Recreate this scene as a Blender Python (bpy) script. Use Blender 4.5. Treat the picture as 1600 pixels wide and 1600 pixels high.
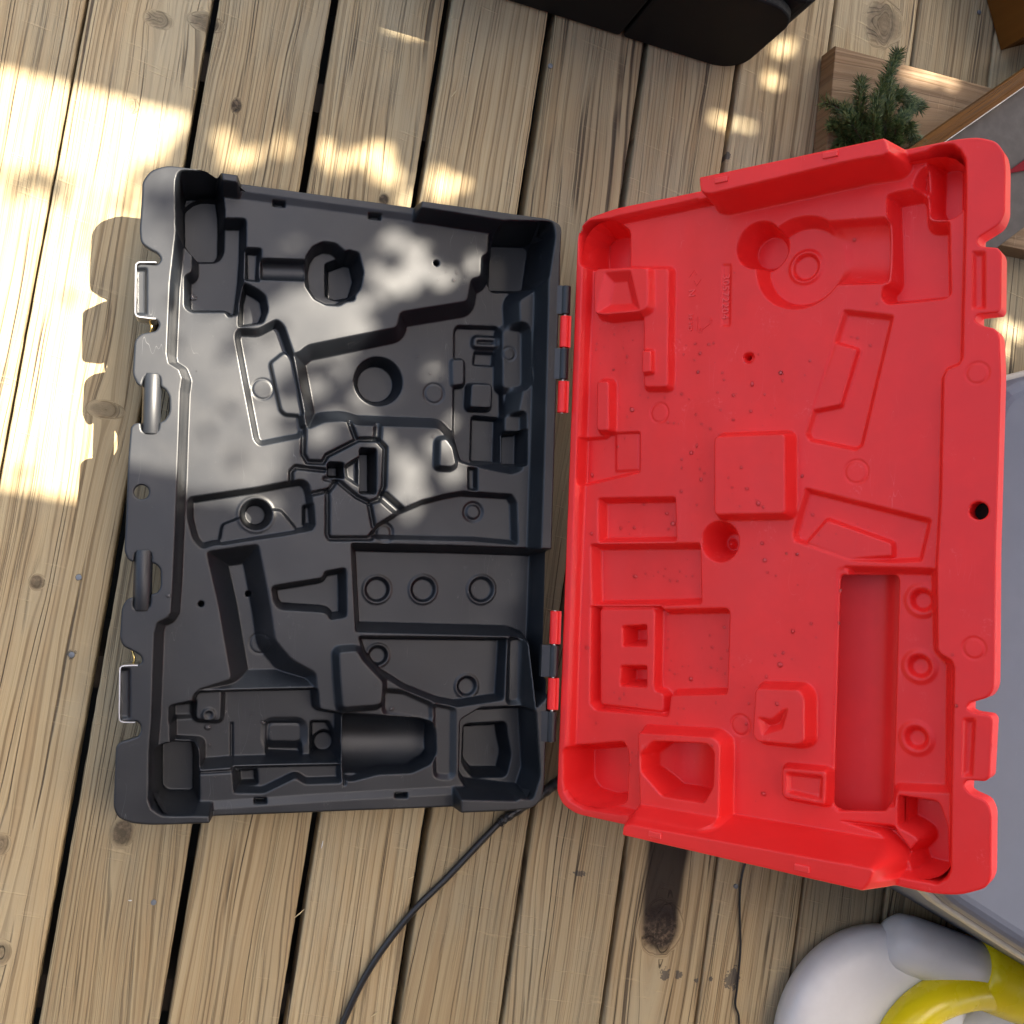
import bpy, math, random
import numpy as np
from mathutils import Matrix, Vector

for o in list(bpy.data.objects): bpy.data.objects.remove(o, do_unlink=True)
SC = bpy.context.scene
COL = SC.collection
rad = math.radians

# ---------------------------------------------------------------- camera, sky, sun, exposure
cam_d = bpy.data.cameras.new('camera'); cam = bpy.data.objects.new('camera', cam_d); COL.objects.link(cam)
cam_d.sensor_width = 36; cam_d.lens = 36; cam_d.clip_start = .02; cam_d.clip_end = 500
RM = ((0.94739515, -0.16161159, -0.27626823), (0.15058999, 0.98672471, -0.06080295), (0.28242715, 0.01600119, 0.95915529))
m = Matrix(RM).to_4x4(); m.translation = (0, 0, 1.3625); cam.matrix_world = m
SC.camera = cam
SUN = Vector((.584, .47, 1)).normalized()
w = bpy.data.worlds.new('World'); SC.world = w; w.use_nodes = True
nt = w.node_tree; nt.nodes.clear()
sky = nt.nodes.new('ShaderNodeTexSky'); sky.sky_type = 'NISHITA'; sky.sun_disc = False
sky.sun_elevation = math.asin(SUN.z); sky.sun_rotation = math.atan2(SUN.x, SUN.y); sky.air_density = 1.0; sky.dust_density = 5.0; sky.ozone_density = .6
bg = nt.nodes.new('ShaderNodeBackground'); bg.inputs[1].default_value = .10
wo = nt.nodes.new('ShaderNodeOutputWorld')
nt.links.new(sky.outputs[0], bg.inputs[0]); nt.links.new(bg.outputs[0], wo.inputs[0])
sd = bpy.data.lights.new('sun', 'SUN'); sd.energy = 5.0; sd.angle = rad(.53); sd.color = (1, .93, .82)
so = bpy.data.objects.new('sun', sd); COL.objects.link(so); so.location = SUN * 12
so.rotation_euler = SUN.to_track_quat('Z', 'Y').to_euler()
vs = SC.view_settings; vs.view_transform = 'Standard'; vs.look = 'None'; vs.gamma = 1; vs.use_curve_mapping = False; vs.exposure = 2.42
vs.use_white_balance = True; vs.white_balance_temperature = 6900; vs.white_balance_tint = 10

# ---------------------------------------------------------------- helpers
def link(name, me, mat=None, parent=None, smooth=False):
    o = bpy.data.objects.new(name, me); COL.objects.link(o)
    if mat is not None: me.materials.append(mat)
    if smooth and len(me.polygons): me.polygons.foreach_set('use_smooth', np.ones(len(me.polygons), bool))
    if parent is not None: o.parent = parent
    return o
def empty(name, loc=(0, 0, 0)):
    o = bpy.data.objects.new(name, None); COL.objects.link(o); o.location = loc; o.empty_display_size = .05; return o
def tag(o, label=None, cat=None, group=None, kind=None):
    if label: o['label'] = label
    if cat: o['category'] = cat
    if group: o['group'] = group
    if kind: o['kind'] = kind
    return o
def mesh(name, V, Fc):
    me = bpy.data.meshes.new(name); me.from_pydata([tuple(map(float, v)) for v in V], [], Fc); me.update(); return me
def prism(name, poly, z0, z1, bev=0.0, seg=3):
    """polygon (ccw list of xy) extruded from z0 to z1 with a rounded top edge"""
    P = np.array(poly, float); n = len(P)
    if np.sum(P[:, 0] * np.roll(P[:, 1], -1) - P[:, 1] * np.roll(P[:, 0], -1)) < 0: P = P[::-1]
    e = np.roll(P, -1, 0) - P; nn = np.stack([e[:, 1], -e[:, 0]], 1); nn /= np.linalg.norm(nn, axis=1)[:, None] + 1e-12
    vn = nn + np.roll(nn, 1, 0); vn /= np.linalg.norm(vn, axis=1)[:, None] + 1e-12
    rings = [(0, z0 + (bev if bev else 0))]
    V = []; F = []
    lev = [(bev, z0)] if bev else []
    lev += [(0, z0 + bev)]
    if bev:
        for k in range(seg + 1):
            a = k / seg * math.pi / 2; lev.append((bev * (1 - math.cos(a)), z1 - bev + bev * math.sin(a)))
    else: lev.append((0, z1))
    for off, z in lev:
        q = P - vn * off; V += [(x, y, z) for x, y in q]
    for i in range(len(lev) - 1):
        for k in range(n):
            k2 = (k + 1) % n; F.append((i * n + k, i * n + k2, (i + 1) * n + k2, (i + 1) * n + k))
    F.append(tuple(range((len(lev) - 1) * n, len(lev) * n))); F.append(tuple(range(n - 1, -1, -1)))
    return mesh(name, V, F)
def box(name, x0, x1, y0, y1, z0, z1, bev=.002): return prism(name, [(x0, y0), (x1, y0), (x1, y1), (x0, y1)], z0, z1, bev)
def tube(name, pts, r, n=14, caps=True):
    """swept tube; r number or list"""
    P = [Vector(p) for p in pts]; N = len(P); R = r if isinstance(r, (list, tuple)) else [r] * N
    V = []; F = []; up = Vector((0, 0, 1))
    for i, p in enumerate(P):
        t = (P[min(i + 1, N - 1)] - P[max(i - 1, 0)]).normalized()
        u = up if abs(t.z) < .95 else Vector((1, 0, 0))
        a = t.cross(u).normalized(); b = a.cross(t).normalized()
        for k in range(n):
            an = 2 * math.pi * k / n; V.append(p + (a * math.cos(an) + b * math.sin(an)) * R[i])
    for i in range(N - 1):
        for k in range(n):
            k2 = (k + 1) % n; F.append((i * n + k, (i + 1) * n + k, (i + 1) * n + k2, i * n + k2))
    if caps: F.append(tuple(range(n))); F.append(tuple(range(N * n - 1, (N - 1) * n - 1, -1)))
    return mesh(name, V, F)
def smooth_path(pts, m=8):
    P = [Vector(p) for p in pts]; P = [P[0] * 2 - P[1]] + P + [P[-1] * 2 - P[-2]]; out = []
    for i in range(1, len(P) - 2):
        for k in range(m):
            t = k / m; a, b, c, d = P[i - 1], P[i], P[i + 1], P[i + 2]
            out.append(.5 * ((2 * b) + (c - a) * t + (2 * a - 5 * b + 4 * c - d) * t * t + (3 * b - a - 3 * c + d) * t ** 3))
    out.append(P[-2]); return out
def rrect(x0, x1, y0, y1, r, n=6):
    o = []
    for cx, cy, a0 in ((x1 - r, y1 - r, 0), (x0 + r, y1 - r, 90), (x0 + r, y0 + r, 180), (x1 - r, y0 + r, 270)):
        for k in range(n + 1):
            a = rad(a0 + 90 * k / n); o.append((cx + r * math.cos(a), cy + r * math.sin(a)))
    return o

# ---------------------------------------------------------------- node helpers and materials
class NT:
    def __init__(s, name):
        s.m = bpy.data.materials.new(name); s.m.use_nodes = True; s.t = s.m.node_tree; s.t.nodes.clear()
        s.out = s.t.nodes.new('ShaderNodeOutputMaterial'); s.b = s.t.nodes.new('ShaderNodeBsdfPrincipled'); s.l(s.b.outputs[0], s.out.inputs[0])
    def n(s, t, **k):
        x = s.t.nodes.new('ShaderNode' + t)
        for a, v in k.items(): setattr(x, a, v)
        return x
    def l(s, a, b): s.t.links.new(a, b)
    def put(s, sock, v):
        if hasattr(v, 'is_output') or hasattr(v, 'links'): s.l(v, sock)
        else: sock.default_value = v
    def math(s, op, a, b=0., c=None, clamp=False):
        x = s.n('Math', operation=op); x.use_clamp = clamp; s.put(x.inputs[0], a); s.put(x.inputs[1], b)
        if c is not None: s.put(x.inputs[2], c)
        return x.outputs[0]
    def mr(s, v, a, b, c=0., d=1., smooth=True):
        x = s.n('MapRange'); x.interpolation_type = 'SMOOTHSTEP' if smooth else 'LINEAR'
        s.put(x.inputs[0], v); x.inputs[1].default_value = a; x.inputs[2].default_value = b; x.inputs[3].default_value = c; x.inputs[4].default_value = d
        return x.outputs[0]
    def noise(s, vec, scale, detail=3, rough=.55, dim='3D', w=None, out=0, lac=2.0, dist=0.):
        x = s.n('TexNoise'); x.noise_dimensions = dim
        if vec is not None: s.put(x.inputs['Vector'], vec)
        if w is not None: s.put(x.inputs['W'], w)
        x.inputs['Scale'].default_value = scale; x.inputs['Detail'].default_value = detail; x.inputs['Roughness'].default_value = rough
        x.inputs['Lacunarity'].default_value = lac; x.inputs['Distortion'].default_value = dist
        return x.outputs[out]
    def mix(s, f, a, b, mode='MIX'):
        x = s.n('MixRGB', blend_type=mode); s.put(x.inputs[0], f)
        s.put(x.inputs[1], a if not isinstance(a, tuple) else (*a, 1)); s.put(x.inputs[2], b if not isinstance(b, tuple) else (*b, 1)); return x.outputs[0]
    def xyz(s, x, y, z):
        c = s.n('CombineXYZ'); s.put(c.inputs[0], x); s.put(c.inputs[1], y); s.put(c.inputs[2], z); return c.outputs[0]
    def bump(s, h, strength=.5, dist=.001, normal=None):
        x = s.n('Bump'); x.inputs['Strength'].default_value = strength; x.inputs['Distance'].default_value = dist; s.l(h, x.inputs['Height'])
        if normal is not None: s.l(normal, x.inputs['Normal'])
        return x.outputs[0]
    def set(s, **k):
        for a, v in k.items():
            a = a.replace('_', ' ')
            if isinstance(v, tuple) and len(v) == 3: v = (*v, 1)
            s.put(s.b.inputs[a], v)
        return s.m

def plastic(name, col, rough=.42, dust=.0, scratch=.25, spec=.5, dustcol=(.5, .47, .42), scuff_glint=0.):
    s = NT(name); tc = s.n('TexCoord').outputs['Object']
    n1 = s.noise(tc, 14, 4, .6); n2 = s.noise(tc, 900, 2, .5)
    # thin scratches: level set of a stretched noise, broken up by a second one
    mp = s.n('Mapping'); s.l(tc, mp.inputs[0]); mp.inputs['Rotation'].default_value = (0, 0, .7); mp.inputs['Scale'].default_value = (1, .18, 1)
    n3 = s.noise(mp.outputs[0], 38, 2, .5); n4 = s.noise(tc, 9, 2, .5)
    sc = s.math('MULTIPLY', s.mr(s.math('ABSOLUTE', s.math('SUBTRACT', n3, .5)), .0, .0018, 1, 0), s.mr(n4, .54, .66))
    mp2 = s.n('Mapping'); s.l(tc, mp2.inputs[0]); mp2.inputs['Rotation'].default_value = (0, 0, -1.1); mp2.inputs['Scale'].default_value = (1, .12, 1); mp2.inputs['Location'].default_value = (.3, .1, 0)
    sc2 = s.math('MULTIPLY', s.mr(s.math('ABSOLUTE', s.math('SUBTRACT', s.noise(mp2.outputs[0], 55, 2, .5), .5)), .0, .002, 1, 0), s.mr(s.noise(tc, 13, 2, .5), .55, .64))
    sc = s.math('MULTIPLY', s.math('MAXIMUM', sc, sc2), scratch)
    c = s.mix(s.mr(n1, .35, .75, 0, .5), col, tuple(min(1, v * 1.18 + .002) for v in col))
    spk = s.mr(s.noise(tc, 420, 1, .5), .74, .80)
    c = s.mix(s.math('MULTIPLY', spk, dust), c, dustcol)
    c = s.mix(s.math('MULTIPLY', s.mr(s.noise(tc, 5, 4, .65), .45, .8), dust), c, dustcol)
    scf = s.math('MULTIPLY', s.mr(s.noise(tc, 22, 3, .6), .62, .72), s.mr(s.noise(tc, 260, 3, .7), .5, .68))
    pt = s.n('NewGeometry').outputs['Pointiness']
    c = s.mix(s.math('MULTIPLY', s.math('MAXIMUM', scf, s.mr(pt, .53, .60)), scuff_glint), c, tuple(min(1, v * 1.15 + .12) for v in col))  # scuffs and edge wear; convex edges also paled like painted highlights
    c = s.mix(sc, c, tuple(min(1, v * 1.2 + .16) for v in col))
    r = s.math('ADD', s.math('MULTIPLY', n1, .16), rough - .08)
    return s.set(Base_Color=c, Roughness=r, Specular_IOR_Level=spec, Normal=s.bump(n2, .06, .0003))

# world-space knots: x, y, half width, half length, swirl, darkness
KNOTS = [(.706, -.469, .036, .040, 1.0, .97), (-.0438, -.3877, .014, .020, .9, .75), (.868, .9415, .034, .040, .8, .6), (-.1905, -.0961, .010, .011, .6, .7),
         (-.0563, .5456, .007, .010, .3, .85), (.1495, .4722, .008, .010, .2, .9), (-.1476, .127, .022, .012, .5, .45), (-.1806, .5106, .008, .012, .5, .3),
         (-.1653, .6288, .02, .012, .5, .5), (-.1128, .6419, .026, .012, .5, .6), (-.1786, -.4131, .012, .014, .5, .5), (-.157, -.5414, .012, .016, .5, .5)]
STAINS = [(.7452, -.5356, .007, .007), (.7246, -.5345, .008, .009), (.834, -.537, .014, .016), (-.1366, -.178, .005, .006), (-.1442, -.0831, .004, .004), (.62, .57, .006, .008),
          (.80, -.538, .004, .004), (.775, -.542, .004, .004), (.57, -.40, .012, .004), (.64, .665, .006, .006)]
def wood(name, light, dark, grey, ringf=95., knots=True, fine=1.0, rough=.78, warm=(.30, .20, .105), spec=.25, crk=1.0):
    s = NT(name); tc = s.n('TexCoord').outputs['Object']
    sp = s.n('SeparateXYZ'); s.l(tc, sp.inputs[0]); x, y, z = sp.outputs
    at = s.n('Attribute', attribute_type='OBJECT', attribute_name='tone'); tone = at.outputs['Fac']
    seed = s.math('MULTIPLY', tone, 37.0)
    lowv = s.xyz(s.math('MULTIPLY', x, 5.), s.math('MULTIPLY', y, .75), seed)
    wv = s.xyz(s.math('MULTIPLY', x, 26.), s.math('MULTIPLY', y, 5.), seed)
    low = s.math('MULTIPLY', s.math('SUBTRACT', s.noise(lowv, 1., 2, .5), .5), s.math('ADD', .5, s.math('MULTIPLY', 1.4, s.math('FRACT', s.math('MULTIPLY', tone, 5.31))))); mid = s.math('SUBTRACT', s.noise(wv, 1., 2, .5), .5)
    R = s.math('ADD', s.math('ADD', x, s.math('MULTIPLY', low, .075)), s.math('MULTIPLY', mid, .007))
    kd = None; kr = None
    if knots:
        for (kx, ky, ax, ay, sw, dk) in KNOTS:
            dx = s.math('DIVIDE', s.math('SUBTRACT', x, kx), ax); dy = s.math('DIVIDE', s.math('SUBTRACT', y, ky), ay)
            d2 = s.math('ADD', s.math('MULTIPLY', dx, dx), s.math('MULTIPLY', dy, dy))
            far = s.math('ADD', s.math('MULTIPLY', dx, dx), s.math('MULTIPLY', s.math('MULTIPLY', dy, dy), .12))
            g = s.math('DIVIDE', ax * 1.5 * sw, s.math('ADD', 1.0, far))
            g = s.math('MULTIPLY', g, s.math('DIVIDE', dx, s.math('ADD', .6, s.math('ABSOLUTE', dx))))
            R = s.math('SUBTRACT', R, g)
            nd = s.math('ADD', s.math('SQRT', d2), s.math('MULTIPLY', mid, .8))
            mk = s.math('MULTIPLY', s.mr(nd, .62, 1.05, 1, 0), dk)
            kd = mk if kd is None else s.math('MAXIMUM', kd, mk)
            R = s.math('ADD', R, s.math('MULTIPLY', s.mr(nd, 1.1, .9, 0, 1), s.math('MULTIPLY', nd, ax * .8)))
    W = s.math('ADD', s.math('MULTIPLY', R, s.math('MULTIPLY', ringf, s.math('ADD', .5, s.math('FRACT', s.math('MULTIPLY', tone, 3.77))))), seed)
    g1 = s.noise(None, 1., 2, .5, dim='1D', w=W)
    g2 = s.noise(None, 2.6, 3, .55, dim='1D', w=W)
    fib = s.noise(s.xyz(s.math('MULTIPLY', R, 1500.), s.math('MULTIPLY', y, 9.), seed), 1., 3, .6)
    fib2 = s.noise(s.xyz(s.math('MULTIPLY', R, 420.), s.math('MULTIPLY', y, 3.2), seed), 1., 3, .6)
    blot = s.noise(s.xyz(s.math('MULTIPLY', x, 9.), s.math('MULTIPLY', y, 3.2), s.math('ADD', seed, 5.)), 1., 4, .6)
    # hairline checks running with the grain
    cn = s.noise(s.xyz(s.math('MULTIPLY', R, 75.), s.math('MULTIPLY', y, .55), s.math('ADD', seed, 11.)), 1., 1, .4)
    cm = s.noise(s.xyz(s.math('MULTIPLY', x, 20.), s.math('MULTIPLY', y, 4.), s.math('ADD', seed, 3.)), 1., 2, .5)
    crack = s.math('MULTIPLY', s.mr(s.math('ABSOLUTE', s.math('SUBTRACT', cn, .5)), .004, .022, 1, 0), s.mr(cm, .42, .6))
    cn2 = s.noise(s.xyz(s.math('MULTIPLY', R, 190.), s.math('MULTIPLY', y, .9), s.math('ADD', seed, 21.)), 1., 1, .4)
    crack2 = s.math('MULTIPLY', s.mr(s.math('ABSOLUTE', s.math('SUBTRACT', cn2, .5)), .004, .02, 1, 0), s.mr(cm, .6, .45))
    late = s.math('MULTIPLY', s.mr(g2, .50, .68), s.mr(low, -.2, .15, .45, .82))
    c = s.mix(s.mr(g1, .3, .72), light, warm)
    c = s.mix(late, c, dark)
    c = s.mix(s.mr(fib, .35, .8, 0, .26 * fine), c, tuple(v * .55 for v in dark))
    c = s.mix(s.mr(fib2, .5, .85, 0, .45 * fine), c, tuple(min(1, v * 1.25) for v in light))
    c = s.mix(s.mr(blot, .38, .72, 0, .7), c, grey)
    c = s.mix(s.math('MULTIPLY', crack, .85 * crk), c, (.045, .032, .022))
    c = s.mix(s.math('MULTIPLY', crack2, .5 * crk), c, (.07, .05, .035))
    hgt = s.math('ADD', s.math('ADD', s.math('MULTIPLY', g2, -.35), s.math('MULTIPLY', fib, .22)), s.math('MULTIPLY', crack, -1.1 * crk))
    hgt = s.math('ADD', hgt, s.math('MULTIPLY', crack2, -.5))
    saw = s.noise(s.xyz(s.math('MULTIPLY', x, 14.), s.math('MULTIPLY', s.math('ADD', y, s.math('MULTIPLY', x, .12)), 210.), seed), 1., 2, .5)
    sawm = s.math('MULTIPLY', s.mr(saw, .62, .74), s.mr(blot, .42, .6))
    c = s.mix(s.math('MULTIPLY', sawm, .35), c, tuple(min(1, v * 1.3) for v in light))
    hgt = s.math('ADD', hgt, s.math('MULTIPLY', sawm, .35))
    if knots:
        kc = s.mix(s.mr(s.noise(tc, 130, 4, .7), .42, .7), (.020, .014, .010), (.13, .09, .06))
        c = s.mix(kd, c, kc)
        # resin-dark streak above the big knot
        dx = s.math('DIVIDE', s.math('SUBTRACT', x, .702), .033); dy = s.mr(y, -.485, -.445, 0, 1); dy2 = s.mr(y, -.20, -.30, 0, 1)
        st = s.math('MULTIPLY', s.math('MULTIPLY', s.mr(s.math('ADD', s.math('ABSOLUTE', dx), s.math('MULTIPLY', mid, 1.1)), .7, 1.15, 1, 0), dy), dy2)
        c = s.mix(s.math("MULTIPLY", st, .96), c, (.016, .010, .008))
        sm = None
        for (kx, ky, ax, ay) in STAINS:
            ddx = s.math('DIVIDE', s.math('SUBTRACT', x, kx), ax); ddy = s.math('DIVIDE', s.math('SUBTRACT', y, ky), ay)
            d = s.math('SQRT', s.math('ADD', s.math('MULTIPLY', ddx, ddx), s.math('MULTIPLY', ddy, ddy)))
            mk = s.mr(s.math('ADD', d, s.math('MULTIPLY', s.math('SUBTRACT', s.noise(tc, 160, 3, .7), .5), 2.6)), .7, 1.0, 1, 0)
            sm = mk if sm is None else s.math('MAXIMUM', sm, mk)
        c = s.mix(s.math('MULTIPLY', sm, .72), c, (.035, .04, .045))
        hgt = s.math('ADD', hgt, s.math('MULTIPLY', kd, s.math('MULTIPLY', s.noise(tc, 230, 4, .65), .8)))
    bri = s.math('ADD', .84, s.math('MULTIPLY', s.math('FRACT', s.math('MULTIPLY', tone, 7.13)), .30))
    c = s.mix(1.0, c, s.xyz(bri, bri, bri), 'MULTIPLY')
    return s.set(Base_Color=c, Roughness=s.mr(g2, .3, .8, rough - .1, rough + .08), Specular_IOR_Level=spec, Normal=s.bump(hgt, .85, .0018))

M_DECK = wood('weathered deck wood', (.415, .325, .185), (.175, .12, .062), (.34, .295, .195), warm=(.35, .255, .138))
M_PLANK = wood('brown plank wood', (.27, .17, .085), (.15, .085, .04), (.22, .145, .08), ringf=60, knots=False, fine=.8, rough=.6, warm=(.22, .13, .06), crk=.25)
M_STAINED = wood('dark stained wood', (.17, .070, .014), (.07, .027, .005), (.13, .052, .010), ringf=50, knots=False, fine=.8, rough=.6, warm=(.15, .060, .010), spec=.08, crk=.5)
M_BLACK = plastic('black moulded plastic', (.0050, .0070, .0100), .44, .035, .4, scuff_glint=.12, spec=.55)
M_RED = plastic('red moulded plastic', (.86, .023, .0215), .38, .02, .35, spec=.36, scuff_glint=.4, dustcol=(.8, .35, .35))
M_REDIN = plastic('red plastic inside shell', (.82, .021, .020), .45, .03, .1, spec=.35, dustcol=(.7, .3, .3))
M_BOX = plastic('matte black cabinet', (.0045, .005, .0055), .6, .006, .03, spec=.2)
M_GREY = plastic('grey blue plastic', (.115, .132, .17), .5, .05, .1)
M_LGREY = plastic('light grey plastic', (.52, .53, .52), .5, .03, .1)
M_CREAM = plastic('cream plastic', (.45, .43, .36), .5, .03, .1)
M_WHITE = plastic('white plastic', (.70, .70, .69), .38, .02, .05)
M_YELLOW = plastic('yellow plastic', (.88, .70, .010), .28, .01, .05)
M_CORD = plastic('black rubber cord', (.012, .012, .013), .38, .02, .0)
def flat(name, col, rough=.5, metal=0., **k):
    s = NT(name); tc = s.n('TexCoord').outputs['Object']; n = s.noise(tc, 60, 3, .6)
    c = s.mix(s.mr(n, .3, .8), col, tuple(min(1, v * 1.25) for v in col))
    return s.set(Base_Color=c, Roughness=s.math('ADD', rough - .08, s.math('MULTIPLY', n, .16)), Metallic=metal, **k)
M_STEEL = flat('brushed steel', (.55, .54, .52), .32, 1.)
M_NAIL = flat('weathered nail head', (.16, .18, .20), .5, .6)
M_BRASS = flat('brass wire', (.75, .55, .2), .25, 1.)
M_SIGN = flat('grey white paint', (.105, .092, .080), .8, Specular_IOR_Level=.1)
M_REDPAINT = flat('dark red paint', (.17, .004, .010), .7, Specular_IOR_Level=.1)
M_SIDING = flat('brown siding', (.10, .075, .055), .8)
M_SHADE = flat('shade-dark brown', (.03, .022, .015), .9)  # near-black brown standing in for shade in board gaps and lid hole
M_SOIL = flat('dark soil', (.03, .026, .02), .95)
M_LEAF = flat('tree leaf', (.05, .09, .02), .5)
M_BARK = flat('bark', (.10, .075, .05), .9)
M_NEEDLE = NT('green needle'); _tc = M_NEEDLE.n('TexCoord').outputs['Object']
M_NEEDLE = M_NEEDLE.set(Base_Color=M_NEEDLE.mix(M_NEEDLE.mr(M_NEEDLE.noise(_tc, 220, 2), .35, .7), (.030, .066, .020), (.16, .19, .055)), Roughness=.45)
M_STRAW = flat('dry splinter', (.45, .36, .2), .7)
s = NT('water'); s.t.nodes.remove(s.b)
fr = s.n('Fresnel'); fr.inputs[0].default_value = 1.48; gl = s.n('BsdfGlossy'); gl.inputs['Roughness'].default_value = .03; tp = s.n('BsdfTransparent'); tp.inputs[0].default_value = (.955, .93, .93, 1)
mx = s.n('MixShader'); s.l(fr.outputs[0], mx.inputs[0]); s.l(tp.outputs[0], mx.inputs[1]); s.l(gl.outputs[0], mx.inputs[2]); s.l(mx.outputs[0], s.out.inputs[0]); M_WATER = s.m

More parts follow.
